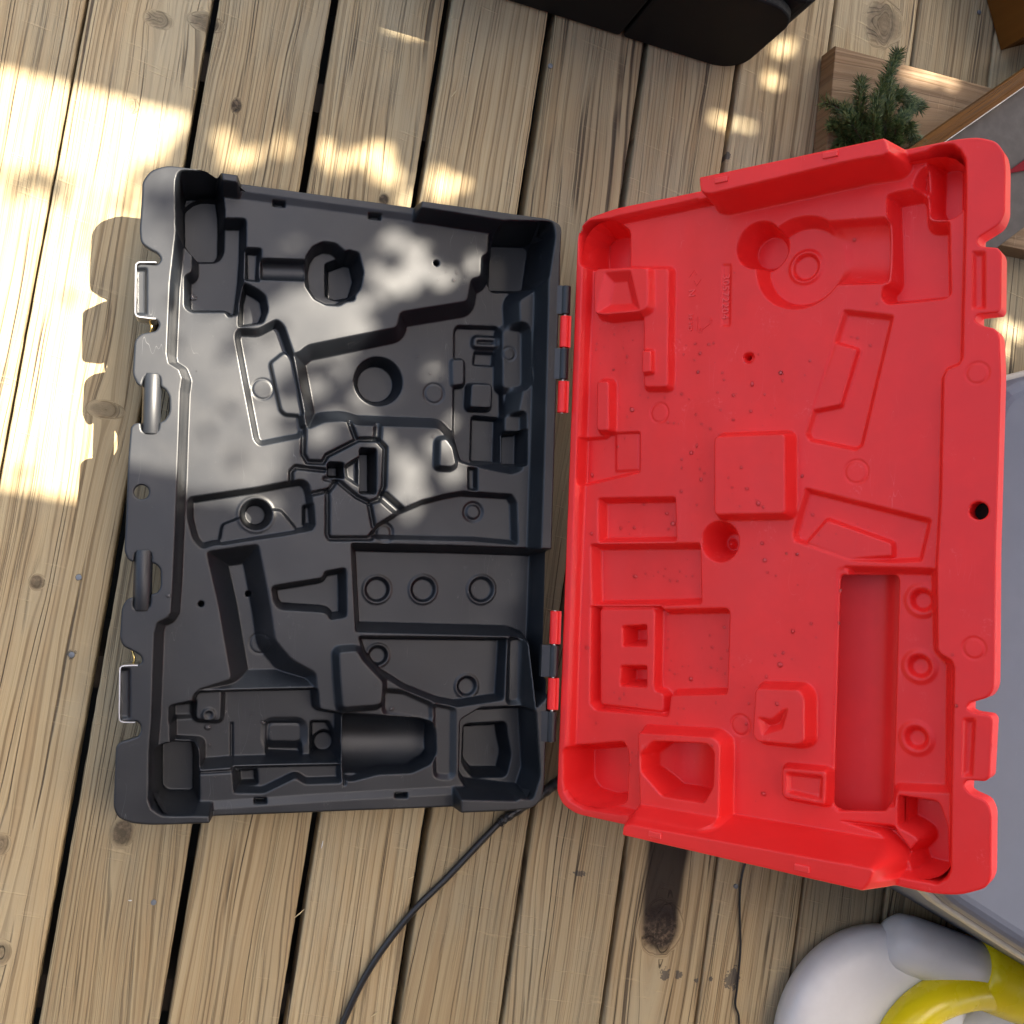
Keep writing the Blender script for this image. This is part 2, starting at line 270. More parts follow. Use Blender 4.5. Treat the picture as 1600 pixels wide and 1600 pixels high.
# ---- traced shapes of the two moulded trays, tenths of a millimetre in each tray's own frame
TR={"b_outline":[-2589,3515,-2593,3628,-2508,3783,-2320,3869,2428,3815,2590,3751,2586,3345,2613,-3526,2577,-3730,2459,-3832,2185,-3854,-2152,-3847,-2397,-3814,-2546,-3742,-2599,-3623,-2601,-2928,-2562,-2878,-2363,-2816,-2338,-2757,-2340,-2691,-2399,-2631,-2551,-2636,-2559,-2621,-2585,-2011,-2572,-1996,-2398,-1989,-2357,-1959,-2367,-1893,-2446,-1841,-2574,-1775,-2613,-1680,-2607,-1333,-2562,-1237,-2480,-1198,-2488,-1346,-2292,-1344,-2293,-1165,-2230,-1157,-2190,-1089,-2199,-880,-2251,-822,-2301,-808,-2306,-674,-2495,-680,-2497,-806,-2561,-778,-2607,-684,-2605,-224,-2610,369,-2598,757,-2565,803,-2489,823,-2477,712,-2294,724,-2285,837,-2229,863,-2176,957,-2184,1145,-2238,1231,-2288,1257,-2301,1392,-2470,1378,-2500,1241,-2550,1267,-2603,1375,-2599,1772,-2533,1860,-2365,1905,-2333,1984,-2364,2033,-2548,2046,-2584,2073,-2608,2648,-2588,2680,-2384,2687,-2344,2752,-2390,2823,-2469,2851,-2577,2914,-2598,3062],"b_inner":[-2211,3489,-2203,3642,-2149,3733,-2042,3770,-1678,3773,895,3749,2213,3705,2364,3639,2422,3494,2439,2781,2458,1025,2459,-223,2456,-1589,2457,-2824,2449,-3537,2409,-3642,2241,-3734,1497,-3690,-248,-3724,-1542,-3769,-2072,-3732,-2181,-3661,-2227,-3549,-2243,-3010,-2230,-2641,-2238,-1625,-2208,-1499,-2097,-1438,-2064,-1378,-2057,-1041,-2058,174,-2066,1229,-2051,1381,-2091,1476,-2208,1542,-2234,1653,-2234,2499,-2195,3110],"b_hole":[-2448,13],"b_ops":[["P",-30,4,3,[-1538,4155,-1509,3618,697,3554,731,3948,714,4394]],["P",-30,4,3,[-1546,-3500,-1521,-4099,1543,-4252,1495,-3409]],["P",-34,9,0,[-2211,3489,-2203,3642,-2149,3733,-2042,3770,-1678,3773,895,3749,2213,3705,2364,3639,2422,3494,2439,2781,2458,1025,2459,-223,2456,-1589,2457,-2824,2449,-3537,2409,-3642,2241,-3734,1497,-3690,-248,-3724,-1542,-3769,-2072,-3732,-2181,-3661,-2227,-3549,-2243,-3010,-2230,-2641,-2238,-1625,-2208,-1499,-2097,-1438,-2064,-1378,-2057,-1041,-2058,174,-2066,1229,-2051,1381,-2091,1476,-2208,1542,-2234,1653,-2234,2499,-2195,3110]],["P",-62,7,5,[-2032,3383,-1395,3453,-1383,2986,-1393,2667,-1429,2252,-1564,2208,-1597,2267,-1999,2229,-2075,2284,-2091,2672,-2004,2720]],["P",-90,7,6,[-2224,3690,-2192,3820,-1716,3892,-1655,3526,-1643,3051,-1714,2932,-1991,2901,-2123,3036,-2193,3129]],["P",-50,5,3,[-1418,3093,-1196,3102,-1202,2679,-1394,2683]],["Y",-34,-50,4,142,[-1186,2848,-666,2889],[-1222,2980,-640,3029,-628,2740,-1211,2702]],["P",-62,6,4,[-1400,2663,-1229,2594,-1126,2525,-1087,2345,-1142,2172,-1241,2147,-1438,2097,-1451,2428]],["P",-50,7,5,[-1480,1995,-1438,2093,-1209,2098,-984,2247,-888,2176,-748,1812,-562,889,-613,789,-861,726,-1120,655,-1192,722,-1349,1406]],["B",-45,3,3,[-1018,1703,-867,1844,-778,1771,-616,1089,-821,1091,-870,1136]],["R",1.2,1.5,126,[-1111,1382]],["P",-64,7,3,[-682,2903,-657,3067,-583,3197,-451,3277,-291,3271,-167,3180,-28,3138,17,3020,64,2862,37,2720,-17,2657,-30,2566,-142,2538,-220,2482,-380,2474,-541,2539,-650,2689]],["P",-92,6,3,[-388,3075,-130,3204,3,3185,71,2933,-2,2667,-230,2602,-371,2646]],["C",-60,2,34,[1007,3163]],["P",-62,16,5,[-773,1834,-695,1857,-597,1954,-441,2000,521,2283,555,2484,1434,2712,1475,3012,1603,3051,1602,3322,1687,3374,1686,3637,2366,3700,2358,2933,2149,2784,2246,1596,2202,1338,2284,535,2127,467,1558,555,1393,596,1306,858,1219,919,1113,1021,365,997,80,987,-107,1031,-345,999,-555,889]],["P",-95,9,8,[1780,3721,2465,3785,2508,3622,2437,3026,2339,2964,1827,2920,1770,3018,1774,3408]],["C",-92,8,318,[353,1608]],["R",1.5,2,128,[1096,1504]],["P",-72,3,4,[1332,2368,1373,2440,1921,2474,1986,2419,2039,1704,2055,1272,2042,632,1627,575,1459,617,1371,885]],["B",-66,4,6,[1626,2308,1947,2319,1942,2197,1622,2186]],["P",-70,2,3,[1663,2276,1903,2289,1896,2228,1665,2216]],["P",-78,3,3,[1639,2129,1934,2137,1923,1935,1629,1929]],["B",-52,4,4,[1579,1655,1861,1668,1863,1360,1573,1348]],["B",-58,4,4,[1321,1959,1477,1980,1489,1656,1342,1628]],["P",-86,4,5,[1636,1263,2030,1255,2035,621,1642,625]],["P",-80,4,4,[2039,1053,2325,1098,2335,595,2056,589]],["B",-52,5,3,[2054,1244,2259,1276,2265,1086,2061,1056]],["B",-55,9,6,[1993,2416,2244,2421,2271,1678,2021,1641]],["R",1.5,2,87,[2085,2104]],["G",7,7,0,[-595,919,-590,583,-531,490,-341,493,-297,583,87,808,331,823,433,723,435,233,377,59,256,13,91,87,-149,269,-310,293]],["G",7,7,0,[-724,240,-729,360,-677,418,-322,397]],["G",7,7,0,[-491,84,-248,152,-173,268]],["G",7,7,0,[-26,1020,46,838]],["G",7,7,0,[-271,134,-250,-411,-216,-458,298,-440]],["G",7,7,0,[265,-19,324,-277]],["G",6,12,0,[332,987,330,848]],["G",9,16,0,[441,94,662,-84]],["P",-80,4,3,[107,704,319,708,341,131,130,121]],["P",-78,4,3,[-286,504,-86,507,-70,305,-286,303]],["P",-46,4,3,[-85,466,111,607,127,202,-54,306]],["B",-22,6,3,[1119,853,1194,874,1282,764,1332,560,1283,525,1123,524]],["P",-44,4,3,[1515,544,1661,552,1674,226,1535,236]],["P",-58,6,4,[-1941,-60,-1913,-12,-1160,140,-763,239,-593,271,-512,227,-468,109,-448,-10,-412,-305,-442,-362,-813,-446,-1644,-592,-1747,-634,-1831,-559,-1871,-483,-1932,-269]],["B",-53,3,3,[-1539,-552,-1510,-337,-1315,-250,-908,-130,-829,-135,-631,-361]],["C",-92,6,189,[-1123,-186]],["R",-1,3,213,[-1123,-186]],["P",-66,4,2,[-559,-45,-442,-16,-407,-304,-549,-309]],["P",-64,22,5,[-1701,-663,-1087,-550,-985,-980,-900,-1373,-839,-1726,-636,-1962,-324,-2137,-300,-2344,-1750,-2348,-1714,-2326,-1346,-2204,-1524,-1343]],["C",-64,2,30,[-1734,-1299]],["C",-90,2,31,[-1173,-1182]],["R",1.2,1.5,126,[-1007,-1799]],["P",-62,7,5,[-912,-1066,-292,-949,-272,-868,-3,-813,30,-1440,-176,-1475,-211,-1403,-267,-1380,-800,-1355,-873,-1270]],["P",-50,6,3,[233,-434,348,-260,652,-52,938,84,1272,182,1484,225,1553,220,2137,214,2211,107,2250,-459,1637,-428,380,-446]],["R",2.5,3.5,111,[1655,-41]],["R",2.5,3.5,107,[476,-353]],["P",-76,10,4,[46,-499,490,-501,1334,-491,2641,-492,2640,-1722,2620,-2408,2464,-2560,2397,-1724,2225,-1657,147,-1623]],["C",-80,3,159,[463,-1101]],["R",-1.5,3,176,[463,-1101]],["C",-80,3,163,[1076,-1089]],["R",-1.5,3,180,[1076,-1089]],["C",-80,3,167,[1875,-1073]],["R",-1.5,3,184,[1875,-1073]],["P",-62,5,4,[182,-1674,2147,-1685,2124,-2496,1502,-2581,1244,-2528,817,-2359,478,-2153,264,-1909]],["C",-66,3,124,[482,-1946]],["R",-1.5,3,141,[482,-1946]],["C",-66,3,129,[1684,-2351]],["R",-1.5,3,146,[1684,-2351]],["B",-42,7,4,[2204,-1716,2328,-1707,2339,-2503,2216,-2510]],["P",-70,6,4,[-2040,-2517,-1754,-2458,-1721,-2365,-1338,-2337,-298,-2321,-264,-2585,27,-2637,44,-3282,-1292,-3276,-1667,-3297,-1678,-3025,-2020,-3002]],["B",-58,5,5,[-1736,-2400,-1448,-2387,-1449,-2750,-1737,-2729]],["R",-2,3,61,[-1588,-2677]],["P",-84,4,4,[-887,-2793,-458,-2800,-416,-3238,-885,-3210]],["B",-74,10,6,[-850,-2836,-467,-2843,-458,-3055,-842,-3046]],["P",-86,4,4,[-344,-2789,-100,-2793,5,-2991,-17,-3253,-326,-3245]],["C",-96,4,157,[-139,-3098]],["G",4,4,0,[-1307,-2814,-1286,-3323,-1668,-3336]],["P",-50,5,4,[-1295,-3260,38,-3266,48,-3513,-395,-3514,-523,-3431,-901,-3607,-1258,-3594]],["P",-64,4,3,[-1227,-3344,-982,-3328,-959,-3534,-1204,-3541]],["Y",-50,-86,4,387,[27,-3026,1336,-3055],[20,-2639,568,-2679,1027,-2719,1181,-2771,1282,-2971,1281,-3178,1159,-3315,928,-3415,514,-3419,175,-3498,53,-3478]],["G",5,4,0,[52,-2705,84,-3526]],["B",-20,8,4,[-66,-1866,156,-1849,224,-1961,492,-2233,485,-2489,422,-2520,8,-2547,-38,-2183]],["B",-40,6,4,[563,-2392,795,-2411,1135,-2562,1150,-2743,1015,-2708,572,-2620]],["B",-40,6,4,[1220,-2579,1425,-2615,1448,-3459,1270,-3437]],["P",-62,6,5,[1539,-2750,1802,-2594,2304,-2575,2464,-2577,2549,-3430,2461,-3725,1641,-3612,1550,-3485]],["P",-94,8,7,[1654,-2854,2253,-2830,2278,-3018,2341,-3276,2280,-3572,1803,-3566,1656,-3384]],["P",-74,6,4,[-2053,-2524,-1759,-2496,-1749,-2744,-2043,-2754]],["P",-92,8,8,[-2212,-3023,-2053,-2957,-1711,-2980,-1674,-3152,-1652,-3681,-1738,-3755,-2071,-3742,-2186,-3638]],["G",-2.5,5,0,[-2191,2504,-2184,1657,-2166,1553,-2048,1487,-2008,1369,-2014,1006,-2015,161,-2015,-1040]],["P",-4,3,2,[-2635,2622,-2495,2637,-2472,2083,-2612,2070]],["P",-4,3,2,[-2605,-2026,-2480,-2026,-2455,-2615,-2580,-2613]],["P",-45,2,1,[-1091,3714,-936,3717,-933,3646,-1088,3642]],["P",-45,2,1,[100,3702,263,3706,266,3632,103,3629]],["P",-45,2,1,[-1015,-3657,-863,-3663,-860,-3725,-1012,-3720]],["P",-45,2,1,[719,-3650,884,-3656,886,-3720,722,-3714]]],"b_pins":[[-2387,1407,-2378,696],[-2398,-655,-2389,-1367]],"b_clasps":[[-2377,2696,-2609,2670,-2590,2057,-2357,2049],[-2384,-1996,-2585,-2004,-2565,-2628,-2385,-2638]],"l_outline":[17,3584,52,3715,188,3828,578,3879,4450,3889,4768,3889,4954,3862,5119,3780,5187,3667,5208,3519,5212,3036,5166,2926,4975,2825,4952,2776,4990,2724,5159,2686,5190,2616,5195,2064,5172,2028,4973,2030,4944,1974,5024,1907,5145,1868,5188,1786,5208,1398,5195,-364,5210,-1410,5211,-1726,5160,-1826,4982,-1899,4953,-1960,5014,-1997,5175,-2001,5205,-2042,5187,-2610,5147,-2654,4968,-2672,4945,-2733,5001,-2800,5163,-2847,5212,-2950,5218,-3586,5168,-3697,4932,-3821,4670,-3869,971,-3874,315,-3879,113,-3802,7,-3658],"l_inner":[133,3456,155,3647,291,3727,583,3762,1764,3783,4087,3813,4643,3835,4770,3781,4829,3662,4839,3479,4845,2912,4842,1589,4806,1526,4695,1488,4659,1405,4662,113,4639,-546,4664,-1396,4696,-1439,4803,-1494,4829,-1556,4833,-2893,4843,-3606,4808,-3697,4698,-3766,4108,-3788,2110,-3780,976,-3755,408,-3781,209,-3720,126,-3621],"l_ops":[["P",-16,5,0,[133,3456,155,3647,291,3727,583,3762,1764,3783,4087,3813,4643,3835,4770,3781,4829,3662,4839,3479,4845,2912,4842,1589,4806,1526,4695,1488,4659,1405,4662,113,4639,-546,4664,-1396,4696,-1439,4803,-1494,4829,-1556,4833,-2893,4843,-3606,4808,-3697,4698,-3766,4108,-3788,2110,-3780,976,-3755,408,-3781,209,-3720,126,-3621]],["P",-60,9,6,[27,3711,186,3788,532,3765,730,3615,752,3072,412,3093,69,3207]],["P",-45,8,6,[3971,3485,4053,3505,4348,3506,4417,3404,4436,3124,4643,3104,4674,2305,4611,2265,4014,2273,3944,2352,3954,2477,4022,2525]],["P",-55,10,8,[4396,3801,4526,3872,4719,3845,4779,3724,4784,3179,4672,3096,4464,3124,4396,3246]],["P",-36,8,5,[4241,3526,4304,3682,4422,3742,4449,3432,4351,3381]],["Y",-16,-40,5,379,[3387,2956,4027,2890],[3304,3313,3976,3250,4019,3194,4036,2523,3995,2486,3472,2509,3323,2615]],["C",-38,9,537,[3016,2877]],["C",-58,8,282,[2505,3158]],["R",-2.5,4,175,[3005,2873]],["C",-41,2,153,[3005,2873]],["B",-4,5,4,[1020,3048,1368,3000,1403,1533,1077,1554]],["B",6,6,5,[337,3076,405,3108,884,3059,1135,3008,1153,2525,1045,2489,527,2497,359,2549]],["P",-4,12,2,[504,3053,885,3026,1044,2497,380,2530]],["B",4,3,2,[1080,1991,1198,1980,1208,1725,1090,1717]],["B",-2,5,4,[393,1663,559,1651,584,1025,409,1032]],["P",-22,3,3,[123,958,450,963,497,1012,972,1009,992,490,129,318]],["P",-20,3,3,[574,1009,954,1002,973,507,595,496]],["P",-32,6,4,[374,166,1502,183,1540,-367,398,-414]],["P",-34,7,4,[281,-434,1861,-374,1903,-1111,1506,-1152,1329,-1164,334,-1244]],["P",-36,6,4,[314,-1221,1355,-1162,1384,-1207,2230,-1136,2272,-1178,2271,-2147,1528,-2249,1503,-2509,448,-2565,347,-2495]],["B",-20,5,4,[447,-1271,1236,-1218,1253,-2151,1274,-2228,1400,-2253,1408,-2463,496,-2481]],["P",-50,6,3,[782,-1459,1134,-1416,1144,-1686,792,-1718]],["P",-50,6,3,[782,-1961,1153,-1924,1163,-2193,774,-2221]],["B",6,6,5,[2113,879,2982,877,3009,-18,2144,-42]],["C",-58,14,245,[2121,-352]],["C",-50,6,64,[2095,-376]],["B",8,6,5,[2728,-2007,3237,-1963,3298,-2040,3312,-2526,3211,-2569,2761,-2592,2714,-2541]],["P",-4,10,3,[2768,-2318,2928,-2326,3052,-2211,3126,-2173,3059,-2422,2821,-2526]],["B",-2,4,5,[3030,-2864,3540,-2824,3536,-3184,3040,-3189]],["P",-8,4,4,[3076,-2899,3498,-2872,3492,-3150,3083,-3139]],["P",-24,5,3,[3536,2278,4092,2152,3790,730,3707,683,3181,807,3126,896]],["B",-17,3,2,[3456,1899,3688,1813,3518,1211,3226,1169]],["P",-26,5,3,[3151,284,4534,-53,4441,-506,4144,-531,3696,-521,3033,-328,3007,-226]],["B",-18,4,2,[3405,-88,4113,-326,4116,-450,3689,-493,3191,-337]],["P",-28,7,3,[3613,-580,4584,-567,4622,-1409,4757,-1535,4773,-2866,4249,-2931,4227,-3109,3600,-3266,3597,-2097,3616,-693]],["B",-17,4,3,[3568,-624,3660,-634,3651,-3203,3566,-3204]],["R",-2,5,146,[4423,-913]],["C",-34,4,119,[4423,-913]],["R",-2,5,145,[4413,-1611]],["C",-34,4,119,[4413,-1611]],["R",-2,5,145,[4398,-2368]],["C",-34,4,118,[4398,-2368]],["P",-60,8,5,[4252,-2971,4667,-2964,4760,-3209,4783,-3693,4722,-3765,4428,-3752,4358,-3554,4485,-3395,4386,-3348,4254,-3307]],["P",-34,6,3,[3631,-3357,4231,-3296,4259,-3357,4414,-3525,4384,-3631,4060,-3410]],["P",-60,10,8,[72,-3069,891,-2892,961,-3017,967,-3652,594,-3775,251,-3740,94,-3562]],["B",10,7,4,[1231,-2710,2219,-2624,2318,-2683,2332,-3578,2196,-3641,1304,-3661]],["Y",8,-44,6,548,[1774,-2732,1742,-3729],[1277,-2958,1447,-2779,2164,-2705,2257,-2787,2254,-3191,2147,-3393,1593,-3410,1285,-3165]],["B",42,8,6,[1967,4169,3876,4184,4061,4006,4151,3838,4173,3739,4121,3709,3820,3723,2854,3688,2133,3661,2016,3705]],["B",42,17,6,[1268,-3760,1355,-3728,4163,-3629,4201,-3640,4178,-3748,4053,-3931,3993,-4139,1248,-4139]],["R",1.2,1.6,126,[3727,457]],["R",1.2,1.6,119,[1240,1232]],["R",1.2,1.6,115,[2452,-2482]],["R",1.2,1.6,107,[4986,1427]],["R",1.2,1.6,104,[5013,-1352]],["C",-24,2,63,[2419,1825]],["C",-45,2,32,[2382,1842]],["P",-18,2,2,[2034,3000,2160,2983,2169,2224,2043,2236]],["G",3,3,0,[126,-3621,133,3456,155,3647,291,3727,583,3762,1764,3783]],["G",3,3,0,[976,-3755,408,-3781,209,-3720,126,-3621]],["P",-5,4,2,[4905,2691,5039,2671,5051,2067,4917,2082]],["P",-5,4,2,[4925,-2059,5045,-2044,5028,-2630,4919,-2648]]],"l_hole":[5027,30],"l_window":[3594,-680,4150,-654,4178,-708,4169,-3090,4130,-3165,3649,-3247,3569,-3199,3574,-737],"knuckles":[["b",[2953,2583]],["r",[2558,2147]],["b",[2130,1728]],["r",[1702,1292]],["r",[-1295,-1719]],["b",[-1736,-2143]],["r",[-2159,-2566]],["b",[-2591,-2980]]],"text":{"num":[2079,2874,2098,2312],"chev":[1660,2926,1698,2825],"N":[1642,2690],"tri":[1820,2298],"pe":[1633,2437,1641,2214]},"l_drops":[[318,2381,3],[542,2286,4],[277,2185,4],[272,2112,5],[390,2133,3],[684,2365,3],[758,2310,3],[682,2096,3],[747,1981,5],[549,1823,4],[342,1923,3],[1435,2049,3],[1585,2049,3],[1709,2058,4],[1893,2033,5],[1957,2041,4],[1779,1933,5],[1554,1939,4],[1706,1857,4],[1754,1706,5],[2085,1671,4],[2109,1583,4],[2822,1616,6],[2539,1855,3],[2676,1927,2],[2202,2867,3],[132,1922,5],[822,2186,3],[726,1900,3],[549,1827,4],[570,1597,5],[588,1440,5],[844,1292,7],[777,1204,4],[580,1037,6],[728,935,4],[625,829,5],[1545,1450,5],[2239,1392,5],[2474,1510,6],[2822,1613,6],[2633,1377,4],[2030,1437,4],[1765,1705,5],[2079,1224,4],[2466,1189,5],[1751,1186,4],[1830,1065,4],[1368,1106,5],[1452,1092,4],[1514,1079,3],[1949,1002,4],[2249,1095,4],[2720,1129,3],[2766,1207,3],[1702,718,6],[1574,643,4],[1578,535,4],[1828,521,4],[1893,465,4],[1847,390,5],[1775,804,5],[1583,250,5],[236,468,6],[776,-288,3],[300,-298,7],[460,-191,7],[642,-215,6],[844,-205,5],[1309,-18,6],[1399,-146,7],[758,-131,3],[1338,-210,4],[973,90,4],[1800,84,4],[1804,-643,5],[1502,-733,4],[1301,-712,3],[1679,-784,4],[1373,-857,4],[1473,-856,4],[868,-826,6],[1018,-785,4],[1200,-756,3],[1134,-809,3],[1281,-802,3],[1812,-884,5],[1592,-792,3],[2657,-358,5],[2693,-555,6],[2727,-694,4],[2834,-726,3],[2951,-465,4],[3084,-468,4],[2471,510,4],[2313,389,4],[2367,275,4],[2549,261,5],[2692,93,7],[2753,51,4],[2465,59,3],[2970,832,7],[3045,866,3],[3115,417,5],[1312,1418,4],[1072,1432,4],[1646,1379,3],[955,1470,3],[2114,-1380,5],[1929,-1491,4],[1965,-1631,5],[2164,-1651,4],[2085,-1753,4],[1953,-1876,4],[2143,-1932,4],[1691,-2045,6],[1467,-2007,4],[1392,-1966,4],[1653,-1887,3],[1577,-1902,3],[1352,-1489,3],[1362,-1586,4],[1348,-1696,4],[1344,-1273,4],[1410,-1847,3],[3053,-1344,6],[2947,-1597,5],[2852,-1633,5],[2913,-1736,7],[3053,-1659,3],[2753,-1886,5],[3107,-1888,4],[292,-1776,7],[467,-2725,4],[844,-2310,4],[783,-2377,4],[698,-2311,3],[1035,-2421,3],[1714,-2385,4],[1634,-2569,4],[1873,-2623,5],[1639,-2391,3],[2133,-2261,4],[2525,-2459,4],[2744,-2207,4],[2992,-2144,5],[2548,-2220,4],[2344,-1817,3],[2482,-2039,3],[2765,-3221,6],[2380,-3220,4],[1012,-3020,4],[995,-3171,5],[1071,-3050,3],[1162,-3056,4],[1157,-3214,5],[1748,-3529,5],[1483,-3229,4],[2843,-3538,4],[2231,-2714,4],[2329,-3544,3],[2213,-1552,3],[2038,-1909,3],[1828,-1652,3],[3604,1975,3],[3676,1954,4],[3819,1860,4],[3166,1728,4],[2818,1617,5],[3110,1568,3],[2848,1522,4],[3903,2298,4],[3674,2683,3],[3711,2622,3],[3565,3110,5],[4645,2614,6],[3115,417,4],[2994,351,3],[3212,-18,5],[3796,-192,3],[3514,-232,3],[3320,-250,3],[2951,-469,3],[3075,-473,4],[3094,-817,3],[3581,-853,4],[3337,774,3],[3002,721,3],[3573,-1214,4],[3324,-1393,3],[3370,-1718,3],[3265,-1243,4],[3344,-2101,3],[4811,-1433,4],[4853,-1943,5],[3095,-3089,4],[4221,-3005,4],[4393,-3011,4],[4309,-3231,4],[2843,-3543,5],[3238,-3524,6]],"lugs":[[2286,3794],[3562,3824],[1703,-3779],[3466,-3777]],"b_drops":[[-2117,2868,8],[-2136,2559,6],[-1983,2475,9],[-1965,1239,9],[-1246,2833,6],[-1353,1645,4],[-1256,944,5],[-579,730,5],[-305,389,5],[-147,238,7],[-246,61,6],[-1766,-611,5],[-1160,-719,5],[-1378,-950,4],[-973,-1100,8],[-1737,-1318,5],[-418,-1321,4],[12,858,6],[-2098,-1181,7],[12,854,6],[112,642,5],[1046,906,5],[-158,237,7],[-252,55,5],[315,-54,4],[1949,946,7],[2452,685,4],[428,231,6],[1636,757,4],[208,45,5],[1277,3066,5],[1242,2962,6],[856,1978,5],[1035,1761,4],[1172,1717,4],[1308,1660,7],[2401,1966,5],[2672,2169,4],[2747,1672,6],[1541,1539,6],[2519,2287,3],[2500,2176,3],[-1268,-2087,4],[-2138,-2212,8],[-292,-2473,8],[-362,-2466,3],[-1075,-2703,5],[-914,-2801,8],[-895,-3024,6],[-1592,-2852,9],[-1561,-3072,6],[-1491,-3389,5],[-1185,-3412,14],[-1378,-2659,5],[-1787,-2468,6],[2159,-3277,7],[652,-2601,7],[401,-2270,5],[-92,-2195,7]]}
# ---- openings left in the added foliage where sun spots should land
GAPC=[[0.125,0.371,0.0109],[0.153,0.36,0.0098],[0.149,0.322,0.0147],[0.106,0.325,0.0071],[0.128,0.309,0.0087],[0.168,0.344,0.0098],[0.194,0.332,0.0071],[0.235,0.365,0.0065],[0.084,0.27,0.013],[0.108,0.288,0.0065],[0.065,0.247,0.0109],[0.085,0.238,0.0087],[0.047,0.224,0.0076],[0.072,0.179,0.0092],[0.135,0.18,0.0087],[0.169,0.191,0.0049],[0.104,0.145,0.0109],[0.052,0.142,0.0065],[0.074,0.107,0.0109],[0.179,0.091,0.0098],[0.199,0.056,0.013],[0.223,0.118,0.0109],[0.249,0.087,0.0098],[0.203,0.085,0.0076],[0.154,0.113,0.0065],[0.215,0.032,0.0071],[0.176,0.039,0.0071],[0.04,0.018,0.0092],[0.003,0.011,0.0054],[0.001,0.331,0.0054],[0.105,0.212,0.0054],[0.22,0.236,0.0043],[0.129,0.063,0.0076],[0.26,0.175,0.0043],[0.148,0.154,0.0054],[0.134,0.523,0.016],[0.154,0.506,0.008],[0.223,0.511,0.016],[0.103,0.521,0.0068],[0.18,0.48,0.008],[0.06,0.519,0.008],[0.082,0.503,0.0068],[0.254,0.52,0.0057],[-0.023,0.49,0.0068],[0.007,0.509,0.0068],[-0.049,0.475,0.008],[0.124,0.711,0.0068],[0.146,0.714,0.0086],[0.168,0.716,0.0068],[-0.065,0.5,0.0068],[0.615,0.718,0.0068],[0.636,0.718,0.008],[0.664,0.724,0.008],[0.68,0.731,0.0057],[0.703,0.85,0.008],[0.725,0.856,0.0068],[0.69,0.801,0.0068],[0.705,0.797,0.0057],[0.74,0.814,0.0074],[0.432,0.721,0.0023],[0.519,0.747,0.0029],[1.167,0.518,0.0091],[1.196,0.514,0.0091],[1.173,0.482,0.0068],[0.768,0.802,0.007],[0.785,0.801,0.0058],[0.877,0.834,0.007],[0.9,0.838,0.0081],[0.925,0.842,0.0081],[0.953,0.844,0.007],[0.944,0.783,0.0058],[0.837,0.794,0.0058]]
GAPP=[[0.012,[[-0.183,0.277],[-0.14,0.268],[-0.084,0.235],[-0.035,0.228],[0.016,0.276],[0.082,0.278],[0.12,0.245],[0.045,0.209],[0.0,0.167],[0.035,0.121],[0.023,0.051],[0.003,0.033],[-0.068,0.003],[-0.158,0.011],[-0.165,0.122]]],[0.004,[[-0.38,0.539],[-0.248,0.533],[-0.165,0.536],[-0.111,0.535],[-0.13,0.474],[-0.168,0.433],[-0.243,0.411],[-0.301,0.408],[-0.357,0.401]]],[0.004,[[-0.351,0.367],[-0.282,0.38],[-0.218,0.352],[-0.173,0.26],[-0.142,0.161],[-0.128,0.033],[-0.161,0.004],[-0.291,0.006]]],[0.1,[[-0.271,0.403],[-0.171,0.432],[-0.14,0.425],[-0.156,0.338],[-0.218,0.352]]],[0.25,[[-0.192,0.345],[-0.168,0.359],[-0.154,0.269],[-0.181,0.278]]]]
# ---------------------------------------------------------------- the deck
rng = np.random.default_rng(4)
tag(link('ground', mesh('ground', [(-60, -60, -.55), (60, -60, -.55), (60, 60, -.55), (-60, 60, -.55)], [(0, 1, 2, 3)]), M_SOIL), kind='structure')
deck = tag(empty('deck', (0, 0, 0)), kind='structure')
X0, PITCH = -.25196, .148
GAPW = {-2: .006, -1: .006, 0: .0035, 1: .0088, 2: .0105, 3: .0105, 4: .0092, 5: .0076, 6: .0068, 7: .0054, 8: .0046, 9: .0044}
def plank_mesh(xa, xb, y0, y1, zt, zb, seed, ny=200):
    r = np.random.default_rng(seed); ys = np.linspace(y0, y1, ny + 1)
    def wob(a):
        n = np.zeros(ny + 1)
        for f in (1.3, 3.7, 9.1, 23., 61., 140.): n += np.sin(ys * f + r.uniform(0, 6.3)) / f ** .75 * r.uniform(.5, 1)
        return a * n
    la, lb = wob(.0011) + r.normal(0, .00018, ny + 1), wob(.0011) + r.normal(0, .00018, ny + 1); cup = r.uniform(-.0006, .0012); tilt = r.uniform(-.001, .001)
    us = np.array([0, .004, .016, .045, .15, .35, .5, .65, .85, .955, .984, .996, 1.])
    drop = np.array([-.0045, -.0018, -.0006, -.0001, 0, 0, 0, 0, 0, -.0001, -.0006, -.0018, -.0045])
    V = []; nu = len(us)
    for j, yy in enumerate(ys):
        a, b = xa + la[j], xb + lb[j]
        V.append((a, yy, zb))
        for u, d in zip(us, drop):
            V.append((a + (b - a) * u, yy, zt + d - .001 + cup * ((u - .5) ** 2 * 4 - 1) + tilt * (u - .5)))
        V.append((b, yy, zb))
    m_ = nu + 2; F = []
    for j in range(ny):
        for k in range(m_ - 1): F.append((j * m_ + k, j * m_ + k + 1, (j + 1) * m_ + k + 1, (j + 1) * m_ + k))
    F.append(tuple(range(m_))); F.append(tuple(range(ny * m_ + m_ - 1, ny * m_ - 1, -1)))
    return mesh('plank', V, F)
for k in range(-3, 12):
    ga, gb = GAPW.get(k, .005), GAPW.get(k + 1, .005)
    xa, xb = X0 + k * PITCH + ga / 2, X0 + (k + 1) * PITCH - gb / 2
    o = link('plank', plank_mesh(xa, xb, -1.3, 2.0, 0, -.036, 50 + k), M_DECK, deck, True)
    o['tone'] = ((k + 5) * .6180339) % 1.0
